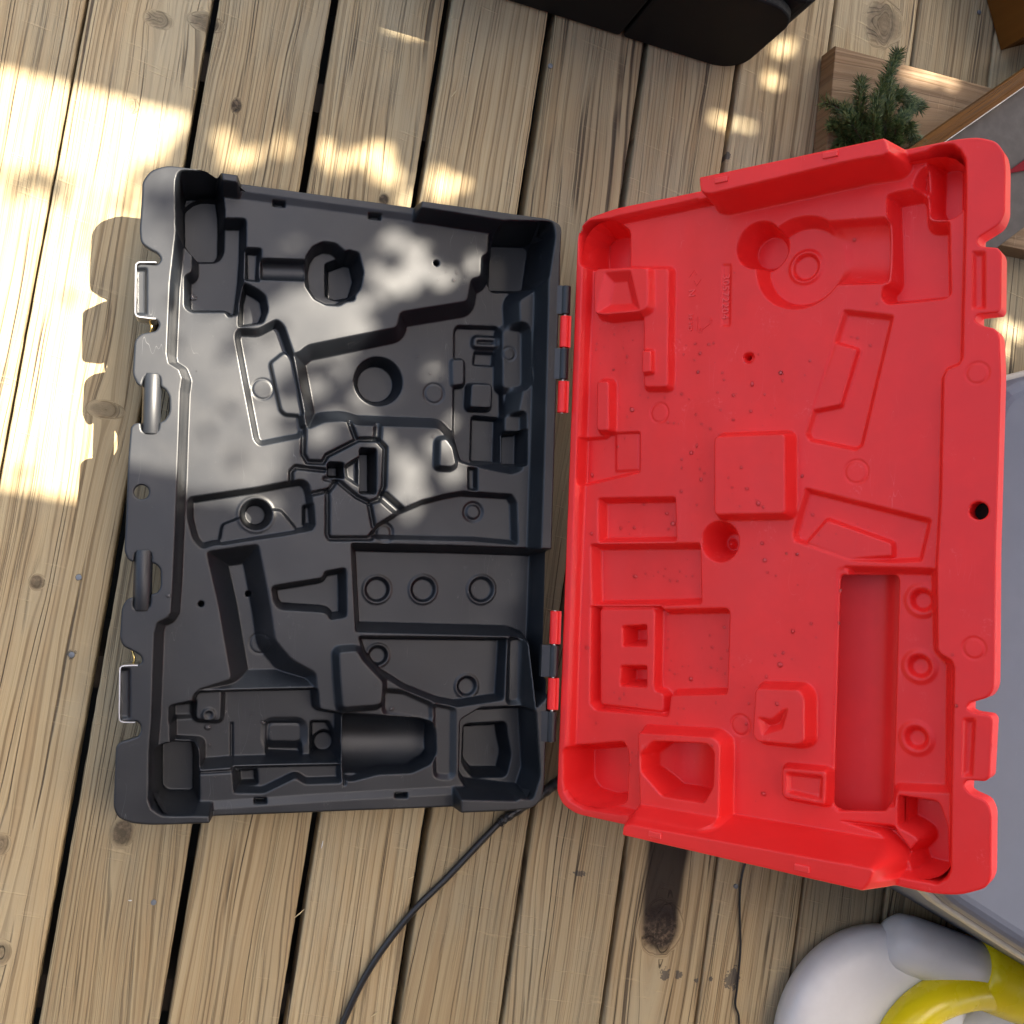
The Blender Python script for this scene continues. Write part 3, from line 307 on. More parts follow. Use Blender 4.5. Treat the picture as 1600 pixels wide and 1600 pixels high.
for yj in (-1.0, -.6, -.2, .2, .6, 1.0, 1.4, 1.8):
    o = link('joist', box('joist', X0 - 3 * PITCH, X0 + 12 * PITCH, yj - .02, yj + .02, -.55, -.0375, 0), M_SHADE, deck)

for (x, y) in [(-0.1442, -0.0831), (-0.1366, -0.178), (1.043, 1.0124), (0.3335, 0.8059), (0.3493, 0.7181), (0.0081, -0.4713), (0.8185, -0.4028)]:
    link('nail', mesh('nail', [(x, y, .0012)] + [(x + .0034 * math.cos(k * .5236), y + .0034 * math.sin(k * .5236), z) for z in (.0009, -.002) for k in range(12)], [(0, 1 + k, 1 + (k + 1) % 12) for k in range(12)] + [(1 + k, 13 + k, 13 + (k + 1) % 12, 1 + (k + 1) % 12) for k in range(12)]), M_NAIL, deck)

# ---------------------------------------------------------------- moulded trays as fine relief meshes
def poly_sd(X, Y, P):
    n = len(P); d = np.full(X.shape, 1e9); s_ = np.ones(X.shape, bool)
    for i in range(n):
        ax, ay = P[i]; bx_, by_ = P[(i + 1) % n]; ex, ey = bx_ - ax, by_ - ay
        wx, wy = X - ax, Y - ay; L = ex * ex + ey * ey + 1e-12
        t = np.clip((wx * ex + wy * ey) / L, 0, 1); d = np.minimum(d, (wx - ex * t) ** 2 + (wy - ey * t) ** 2)
        c1 = Y >= ay; c2 = Y < by_; c3 = ex * wy > ey * wx
        s_ ^= (c1 & c2 & c3) | (~c1 & ~c2 & ~c3)
    return np.where(s_, 1, -1) * np.sqrt(d)          # + outside, - inside
def line_d(X, Y, P):
    d = np.full(X.shape, 1e9)
    for i in range(len(P) - 1):
        ax, ay = P[i]; ex, ey = P[i + 1][0] - ax, P[i + 1][1] - ay; wx, wy = X - ax, Y - ay
        t = np.clip((wx * ex + wy * ey) / (ex * ex + ey * ey + 1e-9), 0, 1); d = np.minimum(d, (wx - ex * t) ** 2 + (wy - ey * t) ** 2)
    return np.sqrt(d)
def rounded(P, r):
    if r <= 0: return P
    out = []; n = len(P); P = np.array(P, float)
    for i in range(n):
        a, b, c = P[i - 1], P[i], P[(i + 1) % n]; l1, l2 = np.linalg.norm(a - b) + 1e-6, np.linalg.norm(c - b) + 1e-6
        d = min(r, .42 * l1, .42 * l2); p, q_ = b + (a - b) / l1 * d, b + (c - b) / l2 * d
        for t in (0, .33, .67, 1): out.append(((1 - t) ** 2 * p + 2 * t * (1 - t) * b + t * t * q_))
    return np.array(out)
pl = lambda l: np.array(l, float).reshape(-1, 2) / 10.
def blur(h, sig):
    k = int(3 * sig) + 1; g = np.exp(-.5 * (np.arange(-k, k + 1) / sig) ** 2); g /= g.sum()
    for ax in (0, 1):
        p = np.pad(h, [(k, k) if a == ax else (0, 0) for a in (0, 1)], mode='edge'); o = np.zeros_like(h)
        for i, gi in enumerate(g): o += gi * (p[i:i + h.shape[0], :] if ax == 0 else p[:, i:i + h.shape[1]])
        h = o
    return h
class Tray:
    def __init__(s, outline, ops, holes, skirt, res=1.0, seed=1, orad=10, edge=1.6):
        O = rounded(pl(outline), orad); s.O = O
        x = np.arange(O[:, 0].min() - 3, O[:, 0].max() + 3, res); y = np.arange(O[:, 1].min() - 3, O[:, 1].max() + 3, res)
        X, Y = np.meshgrid(x, y, indexing='ij'); s.x, s.y, s.res = x, y, res
        h = np.zeros(X.shape)
        def win(P, mg):
            i0, i1 = np.searchsorted(x, [P[:, 0].min() - mg, P[:, 0].max() + mg]); j0, j1 = np.searchsorted(y, [P[:, 1].min() - mg, P[:, 1].max() + mg])
            return slice(max(i0 - 1, 0), i1 + 1), slice(max(j0 - 1, 0), j1 + 1)
        for op in ops:
            t = op[0]
            if t in 'PB':
                _, d, wd, r, p = op; P = rounded(pl(p), r); sl = win(P, wd + 3); sdv = poly_sd(X[sl], Y[sl], P)
                S = np.clip((-sdv if t == 'P' else wd - sdv) / wd, 0, 1); h[sl] = h[sl] * (1 - S) + d * S
            elif t == 'C':
                _, d, wd, r, c = op; r /= 10.; c = (c[0] / 10., c[1] / 10.); sl = win(np.array([c]), r + 4)
                S = np.clip((r - np.hypot(X[sl] - c[0], Y[sl] - c[1])) / wd, 0, 1); h[sl] = h[sl] * (1 - S) + d * S
            elif t == 'R':
                _, dd, wd, r, c = op; r /= 10.; c = (c[0] / 10., c[1] / 10.); sl = win(np.array([c]), r + 8)
                h[sl] -= dd * np.clip(1 - np.abs(np.hypot(X[sl] - c[0], Y[sl] - c[1]) - r) / wd, 0, 1)
            elif t == 'G':
                _, dd, wd, _r, p = op; P = pl(p); sl = win(P, wd + 3); h[sl] -= dd * np.clip(1.35 - 1.35 * line_d(X[sl], Y[sl], P) / (wd * .5), 0, 1)
            elif t == 'Y':
                _, d0, d1, wd, hw, ax, p = op; P = rounded(pl(p), 4); A = pl(ax); hw /= 10.; sl = win(P, 4); sdv = poly_sd(X[sl], Y[sl], P)
                e = A[1] - A[0]; e /= np.linalg.norm(e); tt = ((X[sl] - A[0, 0]) * -e[1] + (Y[sl] - A[0, 1]) * e[0]) / hw
                D = d0 + (d1 - d0) * np.sqrt(np.clip(1 - tt * tt, 0, 1)); S = np.clip(-sdv / wd, 0, 1); h[sl] = h[sl] * (1 - S) + np.minimum(D, h[sl] if d1 < d0 else D) * S
        h = blur(h, .62 / res)
        r = np.random.default_rng(seed)
        for _ in range(10):
            kx, ky = r.normal(0, .035, 2); h += .10 * np.sin(kx * X + ky * Y + r.uniform(0, 6.3))
        s.h = h
        sdv = poly_sd(X, Y, O)
        for H_ in holes:
            if H_[0] == 'c': q_ = H_[2] - np.hypot(X - H_[1][0], Y - H_[1][1])
            else: q_ = -poly_sd(X, Y, H_[1])
            sdv = np.maximum(sdv, q_)
        gx, gy = np.gradient(sdv, res); gl = np.hypot(gx, gy) + 1e-9
        h = h - edge * np.clip(1 + sdv / edge, 0, 1) ** 2 * .8
        ins = sdv < 0
        keep = ins[:-1, :-1] | ins[1:, :-1] | ins[:-1, 1:] | ins[1:, 1:]
        mv = sdv > 0
        XX = np.where(mv, X - np.clip(sdv, 0, 3) * gx / gl, X); YY = np.where(mv, Y - np.clip(sdv, 0, 3) * gy / gl, Y)
        ni, nj = X.shape; idx = np.arange(ni * nj).reshape(ni, nj)
        q = np.stack([idx[:-1, :-1], idx[1:, :-1], idx[1:, 1:], idx[:-1, 1:]], -1)[keep]
        used = np.unique(q); rm = np.full(ni * nj, -1); rm[used] = np.arange(len(used))
        V = np.stack([XX.ravel()[used], YY.ravel()[used], h.ravel()[used]], 1); q = rm[q]
        # rim edge wall
        e = np.concatenate([q[:, [0, 1]], q[:, [1, 2]], q[:, [2, 3]], q[:, [3, 0]]]); key = np.sort(e, 1)
        kk = key[:, 0].astype(np.int64) * len(V) + key[:, 1]; u, first, cnt = np.unique(kk, return_index=True, return_counts=True)
        be = e[first[cnt == 1]]; bv = np.unique(be); m2 = np.full(len(V), -1); n0 = len(V); nb = len(bv)
        m2[bv] = np.arange(nb); T = V[bv]; Bt = T.copy(); Bt[:, 2] = np.minimum(skirt(T), T[:, 2] - 1.5)
        V = np.concatenate([V, T, Bt]); sk = np.stack([n0 + m2[be[:, 1]], n0 + m2[be[:, 0]], n0 + nb + m2[be[:, 0]], n0 + nb + m2[be[:, 1]]], 1)
        s.V = V / 1000.; s.F = np.concatenate([q, sk])
    def height(s, px, py):
        i = int(np.clip((px - s.x[0]) / s.res, 0, len(s.x) - 1)); j = int(np.clip((py - s.y[0]) / s.res, 0, len(s.y) - 1)); return s.h[i, j]
    def mesh(s, name):
        me = bpy.data.meshes.new(name); F_ = s.F.astype(np.int32); me.vertices.add(len(s.V)); me.vertices.foreach_set('co', s.V.astype(np.float32).ravel())
        me.loops.add(F_.size); me.loops.foreach_set('vertex_index', F_.ravel()); me.polygons.add(len(F_))
        me.polygons.foreach_set('loop_start', np.arange(0, F_.size, 4, dtype=np.int32)); me.polygons.foreach_set('loop_total', np.full(len(F_), 4, np.int32))
        me.update(calc_edges=True); me.validate(); return me

MB = Matrix(((0.99267571, -0.1208095, 0, 0.1601954), (0.1208095, 0.99267571, 0, 0.0585485), (0, 0, 1, .1), (0, 0, 0, 1)))
ML = Matrix(((0.58411538, -0.11638809, -0.80328266, 0.43640493), (0.07350659, 0.99318438, -0.09045198, 0.09475286), (0.80833533, -0.00621218, 0.58868957, .1), (0, 0, 0, 1)))
case = tag(empty('tool_case', (.16, .0585, 0)), 'open two-tone plastic tool case, black lower tray and red lid, wet with droplets', 'tool case')
CINV = case.matrix_basis.inverted() if False else Matrix.Translation((-.16, -.0585, 0))
def put(o, M, under=None):
    if under is None: o.parent = case; o.matrix_local = CINV @ M
    else: o.parent = under; o.matrix_local = (MB if under.name.startswith('lower') else ML).inverted() @ M
    return o
tb = Tray(TR['b_outline'], TR['b_ops'], [('c', np.array(TR['b_hole']) / 10., 8.2)], lambda T: np.where(T[:, 2] < -12, T[:, 2] - 8, -7.), seed=2)
tray = put(link('lower_tray', tb.mesh('lower_tray'), M_BLACK, smooth=True), MB); tray['label'] = 'black moulded lower tray with tool-shaped recesses'
win_poly = rounded(pl(TR['l_window']), 4)
tl = Tray(TR['l_outline'], TR['l_ops'], [('c', np.array(TR['l_hole']) / 10., 9.), ('p', win_poly)],
          lambda T: np.where((T[:, 0] > 40) & (T[:, 0] < 480) & (np.abs(T[:, 1]) < 330), T[:, 2] - 1.6, -24.), seed=3)
lid = put(link('lid', tl.mesh('lid'), M_RED, smooth=True), ML); lid['label'] = 'red moulded lid with recesses, bosses and a cut-out window'

# outer shells under the rims
def shell(name, P, top, bottom, inset, mat, M):
    P = np.array(P, float); n = len(P); c = P.mean(0); V = []; F = []
    lv = [(0, None), (0, bottom + 18), (inset * .5, bottom + 5), (inset, bottom)]
    for off, z in lv:
        for k in range(n):
            v = P[k] - (P[k] - c) / np.linalg.norm(P[k] - c) * off; V.append((v[0] / 1000, v[1] / 1000, (top[k] if z is None else z) / 1000))
    for i in range(3):
        for k in range(n): F.append((i * n + k, (i + 1) * n + k, (i + 1) * n + (k + 1) % n, i * n + (k + 1) % n))
    F.append(tuple(range(3 * n, 4 * n)))
    return put(link(name, mesh(name, V, F), mat, smooth=False), M)
def shell_poly(x0, x1, y0, y1, r):
    o = np.array(rrect(x0, x1, y0, y1, r, 5)); out = []
    for i in range(len(o)):
        a, b = o[i], o[(i + 1) % len(o)]; m_ = max(1, int(np.linalg.norm(b - a) / 12))
        for k in range(m_): out.append(a + (b - a) * k / m_)
    return np.array(out)
B = np.array(TR['b_outline']).reshape(-1, 2) / 10.; bx0, bx1, by0, by1 = -259., 258., -382., 382.
SP = shell_poly(bx0 + 40, bx1 - 5, by0 + 5, by1 - 5, 32); top = [tb.height(*(p + np.sign(p) * (0, 3))) - 6 if True else 0 for p in SP]
shell('outer_shell', SP, [min(-6, t) for t in top], -98, 8, M_BLACK, MB)
SP = shell_poly(8, 486, by0 + 6, by1 - 6, 34); shell('lid_shell', SP, [-6] * len(SP), -96, 14, M_RED, ML)
# curved back wall seen through the window
wx0, wx1, wy0, wy1 = win_poly[:, 0].min() - 12, win_poly[:, 0].max() + 12, win_poly[:, 1].min() - 14, win_poly[:, 1].max() + 14
V = []; F = []; nx = 24
for j, yy in enumerate((wy0, wy1)):
    for i in range(nx + 1):
        t = i / nx; V.append(((wx0 + (wx1 - wx0) * t) / 1000, yy / 1000, (-47 - 8 * math.sin(t * math.pi) + 5 * (1 / (1 + math.exp(-(t - .68) * 40)))) / 1000))
for i in range(nx): F.append((i, i + 1, nx + 2 + i, nx + 1 + i))
put(link('window_back', mesh('window_back', V, F), M_REDIN, smooth=True), ML, lid)['label'] = 'red back wall seen through the lid window'
V = []
P4 = [(wx0, wy0), (wx1, wy0), (wx1, wy1), (wx0, wy1)]
put(link('window_surround', mesh('window_surround', [(x / 1000, y / 1000, z / 1000) for z in (-31, -80) for x, y in P4], [(k, (k + 1) % 4, 4 + (k + 1) % 4, 4 + k) for k in range(4)]), M_REDIN), ML, lid)

hc = np.array(TR['l_hole']) / 10000.
put(link('dark_hole_cup', mesh('dark_hole_cup', [(hc[0] + .0095 * math.cos(k * math.pi / 12), hc[1] + .0095 * math.sin(k * math.pi / 12), z) for z in (-.003, -.03) for k in range(24)], [(k, (k + 1) % 24, 24 + (k + 1) % 24, 24 + k) for k in range(24)] + [tuple(range(24, 48))]), M_SHADE), ML, lid)  # dark cup added behind the lid hole, its depth shade put into the colour
# hinge knuckles on one axis
HX = .2678
for c_, (ya, yb) in TR['knuckles']:
    ya, yb = ya / 10000, yb / 10000; s_ = -1 if c_ == 'b' else 1
    if ya > yb: ya, yb = yb, ya
    pr = []
    for k in range(24):
        a = 2 * math.pi * k / 24; pr.append((HX + 0.0064 * math.cos(a), .0 + 0.0064 * math.sin(a)))
    V = [(x, y, z) for y in (ya, ya + .0008, yb - .0008, yb) for x, z in [((x - HX) * (1 if ya < y < yb else .9) + HX, z * (1 if ya < y < yb else .9)) for x, z in pr]]
    F = [(i * 24 + k, i * 24 + (k + 1) % 24, (i + 1) * 24 + (k + 1) % 24, (i + 1) * 24 + k) for i in range(3) for k in range(24)] + [tuple(range(23, -1, -1)), tuple(range(72, 96))]
    # web that joins the barrel to its half of the case
    n0 = len(V); xw = HX - .016 if c_ == 'b' else HX + .007
    za, zb = (-.001, -.009) if c_ == 'b' else (.005, -.002)
    V += [(HX, ya, .004), (HX, yb, .004), (xw, yb, za), (xw, ya, za), (HX, ya, -.006), (HX, yb, -.006), (xw, yb, zb), (xw, ya, zb)]
    F += [tuple(n0 + i for i in f) for f in ((0, 1, 2, 3), (7, 6, 5, 4), (0, 4, 5, 1), (2, 6, 7, 3), (3, 7, 4, 0), (1, 5, 6, 2))]
    put(link('hinge_knuckle', mesh('hinge_knuckle', V, F), M_BLACK if c_ == 'b' else M_RED), MB)
put(link('hinge_pin', tube('hinge_pin', [(HX, TR['knuckles'][0][1][0] / 10000 + .001, 0), (HX, TR['knuckles'][3][1][1] / 10000 - .001, 0)], .002), M_STEEL), MB)
put(link('hinge_pin', tube('hinge_pin', [(HX, TR['knuckles'][4][1][0] / 10000 + .001, 0), (HX, TR['knuckles'][7][1][1] / 10000 - .001, 0)], .002), M_STEEL), MB)
# latch bars across the rim windows, steel clasps round the tabs, brass springs
for k, p in enumerate(TR['b_pins']):
    (xa, ya), (xb, yb) = pl(p) / 1000; q = []
    put(link('latch_bar', tube('latch_bar', [(xa, ya, -.0075), (xa + (xb - xa) * .02, ya + (yb - ya) * .02, -.0075), (xb + (xa - xb) * .02, yb + (ya - yb) * .02, -.0075), (xb, yb, -.0075)], [.0098, .0106, .0106, .0098], 28), M_BLACK, smooth=True), MB, tray)
for k, p in enumerate(TR['b_clasps']):
    P = pl(p) / 1000; P = rounded(P * 1000, 4) / 1000; P = P[2:-2]; d = P - P.mean(0); V = []; F = []
    n = len(P); c = P.mean(0); O = P.copy()
    for i in range(n):
        t = P[min(i + 1, n - 1)] - P[max(i - 1, 0)]; t /= np.linalg.norm(t); nrm = np.array([t[1], -t[0]]); nrm *= np.sign(nrm @ (P[i] - c)) or 1; O[i] = P[i] + nrm * .0017
    O2 = P + (O - P) * .15
    for z in (.0035, -.03):
        V += [(*v, z) for v in O] + [(*v, z) for v in O2]
    for i in range(n - 1):
        F += [(i, i + 1, n + i + 1, n + i), (2 * n + i, 3 * n + i, 3 * n + i + 1, 2 * n + i + 1), (i, 2 * n + i, 2 * n + i + 1, i + 1), (n + i, n + i + 1, 3 * n + i + 1, 3 * n + i)]
    put(link('latch_clasp', mesh('latch_clasp', V, F), M_STEEL), MB, tray)
    yy = P[:, 1].min() - .008 if k == 0 else P[:, 1].max() + .008; xx = P[:, 0].max() - .006
    put(link('latch_spring', tube('latch_spring', smooth_path([(xx - .004, yy + .012, -.02), (xx, yy + .004, -.012), (xx + .001, yy - .004, -.012), (xx - .003, yy - .012, -.02)], 5), .0012, 8), M_BRASS, smooth=True), MB, tray)

# moulded lettering on the lid
def letters(txt, size, loc, rotz, ext=.0009, font_space=1.0):
    cu = bpy.data.curves.new('moulded_lettering', 'FONT'); cu.body = txt; cu.size = size; cu.extrude = ext; cu.align_x = 'CENTER'; cu.align_y = 'CENTER'; cu.space_character = font_space
    o = bpy.data.objects.new('tmp', cu); COL.objects.link(o); dg = bpy.context.evaluated_depsgraph_get()
    me = bpy.data.meshes.new_from_object(o.evaluated_get(dg)); bpy.data.objects.remove(o, do_unlink=True); bpy.data.curves.remove(cu); me.materials.clear()
    z = tl.height(loc[0] * 1000, loc[1] * 1000) / 1000 + .0004
    q = put(link('moulded_lettering', me, M_RED), ML @ Matrix.Translation((loc[0], loc[1], z)) @ Matrix.Rotation(rotz, 4, 'Z'), lid); return q
T_ = {k: pl(v) / 1000 for k, v in TR['text'].items()}
letters('30572204', .0125, T_['num'].mean(0), -math.pi / 2, .0010, 1.1)['label'] = 'moulded part number 30572204'
letters('N', .012, T_['N'][0], -math.pi / 2)
letters('PE-HD', .0075, T_['pe'].mean(0), -math.pi / 2)
def stroke(name, lines, c, wd=.0016):
    V = []; F = []; z = tl.height(c[0] * 1000, c[1] * 1000) / 1000
    for (x0, y0, x1, y1) in lines:
        t = Vector((x1 - x0, y1 - y0)); t.normalize(); nx_, ny_ = -t.y * wd / 2, t.x * wd / 2; n0 = len(V)
        for zz in (z - .0005, z + .0006): V += [(c[0] + x0 + nx_, c[1] + y0 + ny_, zz), (c[0] + x1 + nx_, c[1] + y1 + ny_, zz), (c[0] + x1 - nx_, c[1] + y1 - ny_, zz), (c[0] + x0 - nx_, c[1] + y0 - ny_, zz)]
        F += [(n0 + 4, n0 + 7, n0 + 6, n0 + 5), (n0, n0 + 1, n0 + 5, n0 + 4), (n0 + 1, n0 + 2, n0 + 6, n0 + 5), (n0 + 2, n0 + 3, n0 + 7, n0 + 6), (n0 + 3, n0, n0 + 4, n0 + 7)]
    return put(link(name, mesh(name, V, F), M_RED), ML, lid)
c_ = T_['chev'].mean(0)
stroke('moulded_chevron', [(-.006, -.001, 0, .006), (0, .006, .0035, .0005)], c_ + (-.002, .003)); stroke('moulded_chevron', [(-.0035, -.0005, 0, -.006), (0, -.006, .006, .001)], c_ + (.002, -.004))
c_ = T_['tri'][0]; a, b, d = (-.009, .011), (.012, .001), (-.009, -.011)
tri = []
for p, q in ((a, b), (b, d), (d, a)):
    p, q = np.array(p), np.array(q); e = q - p; u_ = e / np.linalg.norm(e); nn = np.array([-u_[1], u_[0]])
    tri += [(*(p + e * .12), *(p + e * .82)), (*(p + e * .88 - u_ * .004 + nn * .003), *(p + e * .92)), (*(p + e * .88 - u_ * .004 - nn * .003), *(p + e * .92))]
stroke('moulded_recycling_mark', tri, c_, .0013)
# small snap lugs on the outer faces of the lid tongues
for k, (x, y) in enumerate(TR['lugs']):
    x, y = x / 10000, y / 10000; s_ = 1 if k < 2 else -1
    put(link('snap_lug', box('snap_lug', x - .008, x + .008, y - .003, y + .003, .034, .0445, .0012), M_RED), ML, lid)

# ---------------------------------------------------------------- water droplets
def drops(name, lst, tr, M, label, seed, extra=0):
    r = np.random.default_rng(seed); V = []; F = []; nseg = 12; lst = [tuple(l) for l in lst]
    base = [(l[0], l[1]) for l in lst]
    for _ in range(extra):
        b_ = base[r.integers(len(base))]; lst.append((b_[0] + r.normal(0, 160), b_[1] + r.normal(0, 160), r.uniform(1., 2.3)))
    for x, y, rr in lst:
        x, y = x / 10., y / 10.
        hs = [tr.height(x + a * 1.2, y + b_ * 1.2) for a, b_ in ((0, 0), (2, 0), (-2, 0), (0, 2), (0, -2))]
        if max(hs) - min(hs) > 1.6: continue
        z = hs[0]; R_ = rr * .46; hh = R_ * r.uniform(.5, .68); ex, ey = r.uniform(.85, 1.15, 2); ph = r.uniform(0, 6.3); el = r.uniform(0, .16)
        gx, gy = (hs[1] - hs[2]) / 4.8, (hs[3] - hs[4]) / 4.8; n0 = len(V)
        for lev in range(5):
            a = lev / 5 * math.pi / 2; rr_ = R_ * math.cos(a) ** .8; zz = hh * math.sin(a)
            for k in range(nseg):
                an = 2 * math.pi * k / nseg; q = rr_ * (1 + el * math.sin(2 * an + ph)); dx, dy = q * math.cos(an) * ex, q * math.sin(an) * ey
                V.append(((x + dx) / 1000, (y + dy) / 1000, (z - .15 + zz + gx * dx + gy * dy) / 1000))
        V.append((x / 1000, y / 1000, (z - .15 + hh) / 1000)); t = len(V) - 1
        for lev in range(4):
            for k in range(nseg): F.append((n0 + lev * nseg + k, n0 + lev * nseg + (k + 1) % nseg, n0 + (lev + 1) * nseg + (k + 1) % nseg, n0 + (lev + 1) * nseg + k))
        for k in range(nseg): F.append((n0 + 4 * nseg + k, n0 + 4 * nseg + (k + 1) % nseg, t))
        F.append(tuple(n0 + k for k in range(nseg - 1, -1, -1)))
    o = link(name, mesh(name, V, F), M_WATER, smooth=True); o.matrix_world = M
    return tag(o, label, 'water', kind='stuff')
drops('water_droplets', TR['l_drops'], tl, ML, 'clear water droplets scattered over the red lid', 5, 150)
drops('water_droplets', TR['b_drops'], tb, MB, 'clear water beads sitting on the black tray', 6, 25)
# ---------------------------------------------------------------- things round the case
# power cord running out from under the tray
cd = tag(empty('power_cord', (.2679, -.6123, 0)), 'thick black power cord snaking out from under the black tray', 'cord')
def sub(o, root): o.parent = root; o.matrix_parent_inverse = Matrix.Translation(-Vector(root.location)); return o
cp = smooth_path([(.4900, -.2950, .0085), (.4475, -.3290, .0070), (.4243, -.3560, .0060), (.3794, -.4147, .0046), (.3349, -.4683, .0046), (.2941, -.5372, .0046), (.2680, -.6125, .0046), (.25, -.70, .0046), (.26, -.85, .0046)], 10)
sub(link('cable', tube('cable', cp, .0045, 16), M_CORD, smooth=True), cd)
rel = smooth_path([(.5250, -.2650, .0088), (.4900, -.2950, .0086), (.4475, -.3290, .0080), (.4385, -.3390, .0076)], 14); rr = [.0082 - .0022 * i / len(rel) - (.0007 if i % 4 < 2 else 0) for i in range(len(rel))]
sub(link('strain_relief', tube('strain_relief', rel, rr, 16), M_CORD), cd)
tag(link('thin_wire', tube('thin_wire', smooth_path([(.85, -.25, .003), (.8274, -.3642, .002), (.8258, -.4157, .0018), (.8383, -.4896, .0018), (.8416, -.5452, .0018), (.8427, -.5729, .0018), (.8533, -.6004, .0018), (.862, -.70, .0018)], 8), .0017, 8), M_CORD, smooth=True),
    'thin black wire lying on the deck under the red lid', 'wire')

# tall black cabinet at the far end
bxr = tag(empty('black_cabinet', (.40, .95, 0)), 'matte black box with a seamed front and rounded corner standing on the deck boards', 'box')
sub(link('body', prism('body', rrect(.12, .655, .803, 1.18, .03), 0.0, .192, .008), M_BOX), bxr)
def front_panel(x0, x1, r0, r1):
    P = []
    for cx, cz, a0, r in ((x1 - r1, .184 - r1, 0, r1), (x0 + r0, .184 - r0, 90, r0), (x0 + r0, .004 + r0, 180, r0), (x1 - r1, .004 + r1, 270, r1)):
        for k in range(9): a = rad(a0 + 11.25 * k); P.append((cx + r * math.cos(a), cz + r * math.sin(a)))
    me = prism('front_panel', P, 0, .016, .004); me.transform(Matrix(((1, 0, 0, 0), (0, 0, -1, .804), (0, 1, 0, 0), (0, 0, 0, 1)))); return me
sub(link('front_panel', front_panel(.447, .632, .006, .045), M_BOX), bxr); sub(link('front_panel', front_panel(.13, .443, .006, .006), M_BOX), bxr)

# wide brown plank lying across the deck
a = rad(3.2)
pk = link('wooden_plank', box('wooden_plank', 0, .85, -.245, 0, 0.0, .038, .002), M_PLANK); pk.matrix_world = Matrix.Translation((.7705, .8560, .0005)) @ Matrix.Rotation(a, 4, 'Z'); pk['tone'] = .37
me = pk.data
tag(pk, 'wide brown wooden plank lying across the deck under the evergreen sprig', 'plank')
# grain runs along x on that plank: rotate its object axes
me.transform(Matrix.Rotation(math.pi / 2, 4, 'Z')); pk.matrix_world = pk.matrix_world @ Matrix.Rotation(-math.pi / 2, 4, 'Z')

# painted sign with a stained wooden frame strip, resting on the plank
sg = tag(empty('painted_sign', (.93, .74, .039)), 'grey-white painted board with dark stained wood edge, leaning on the plank', 'sign')
A = Matrix.Translation((.9244, .7439, .039)) @ Matrix.Rotation(rad(43.8), 4, 'Z')
def onA(o): o.parent = sg; o.matrix_parent_inverse = Matrix.Translation(-Vector(sg.location)); o.matrix_basis = A; return o
fe = box('frame_edge', -.0005, .022, -.25, .55, 0, .028, .0015); fe.transform(Matrix.Rotation(-math.pi / 2, 4, 'Z'))
o = onA(link('frame_edge', fe, M_STAINED)); o.data.transform(Matrix.Rotation(math.pi / 2, 4, 'Z')); o.matrix_basis = A @ Matrix.Rotation(-math.pi / 2, 4, 'Z'); o['tone'] = .62
onA(link('painted_face', box('painted_face', -.25, .55, -.205, -.0245, 0, .018, .001), M_SIGN)); onA(link('white_line', box('white_line', -.25, .55, -.0243, -.0222, 0, .0195, .0005), flat('white paint', (.75, .73, .68), .6)))
onA(link('red_stripe', prism('red_stripe', [(.105, -.118), (.20, -.155), (.20, -.118)], .0182, .021, .0005), M_REDPAINT))
bl = link('wooden_block', box('wooden_block', 0, .3, 0, .3, 0, .07, .002), M_STAINED); bl.matrix_world = Matrix.Translation((1.092, .962, 0.0005)) @ Matrix.Rotation(rad(28), 4, 'Z'); bl['tone'] = .8
tag(bl, 'brown stained wooden block standing past the plank end', 'block')

# artificial evergreen sprig
rs = np.random.default_rng(11)
sp_ = tag(empty('evergreen_sprig', (.80, .70, .04)), 'bushy dark green artificial evergreen sprig lying on the brown plank', 'sprig')
br = [[(0.8764, 0.7195, 0.045), (0.819, 0.7409, 0.065), (0.7524, 0.7536, 0.06)], [(0.8578, 0.7295, 0.045), (0.8336, 0.7802, 0.075), (0.8575, 0.8547, 0.07)], [(0.8571, 0.7474, 0.05), (0.8638, 0.7909, 0.07), (0.9162, 0.794, 0.055)], [(0.8491, 0.7121, 0.045), (0.8099, 0.7412, 0.07), (0.8051, 0.796, 0.065)], [(0.8937, 0.7191, 0.045), (0.8934, 0.7585, 0.06), (0.9197, 0.7405, 0.055)], [(0.8281, 0.7015, 0.045), (0.7977, 0.7222, 0.06), (0.7729, 0.7271, 0.055)], [(0.8717, 0.7132, 0.045), (0.846, 0.7473, 0.08), (0.8468, 0.8037, 0.075)], [(0.8281, 0.7015, 0.045), (0.8022, 0.7155, 0.055), (0.7936, 0.7003, 0.05)], [(0.893, 0.7239, 0.045), (0.8676, 0.7405, 0.075), (0.8919, 0.781, 0.065)], [(0.8607, 0.7102, 0.045), (0.8236, 0.7245, 0.085), (0.8225, 0.768, 0.085)], [(0.8498, 0.7073, 0.045), (0.7983, 0.7214, 0.075), (0.7823, 0.7502, 0.065)]]
NV = []; NF = []
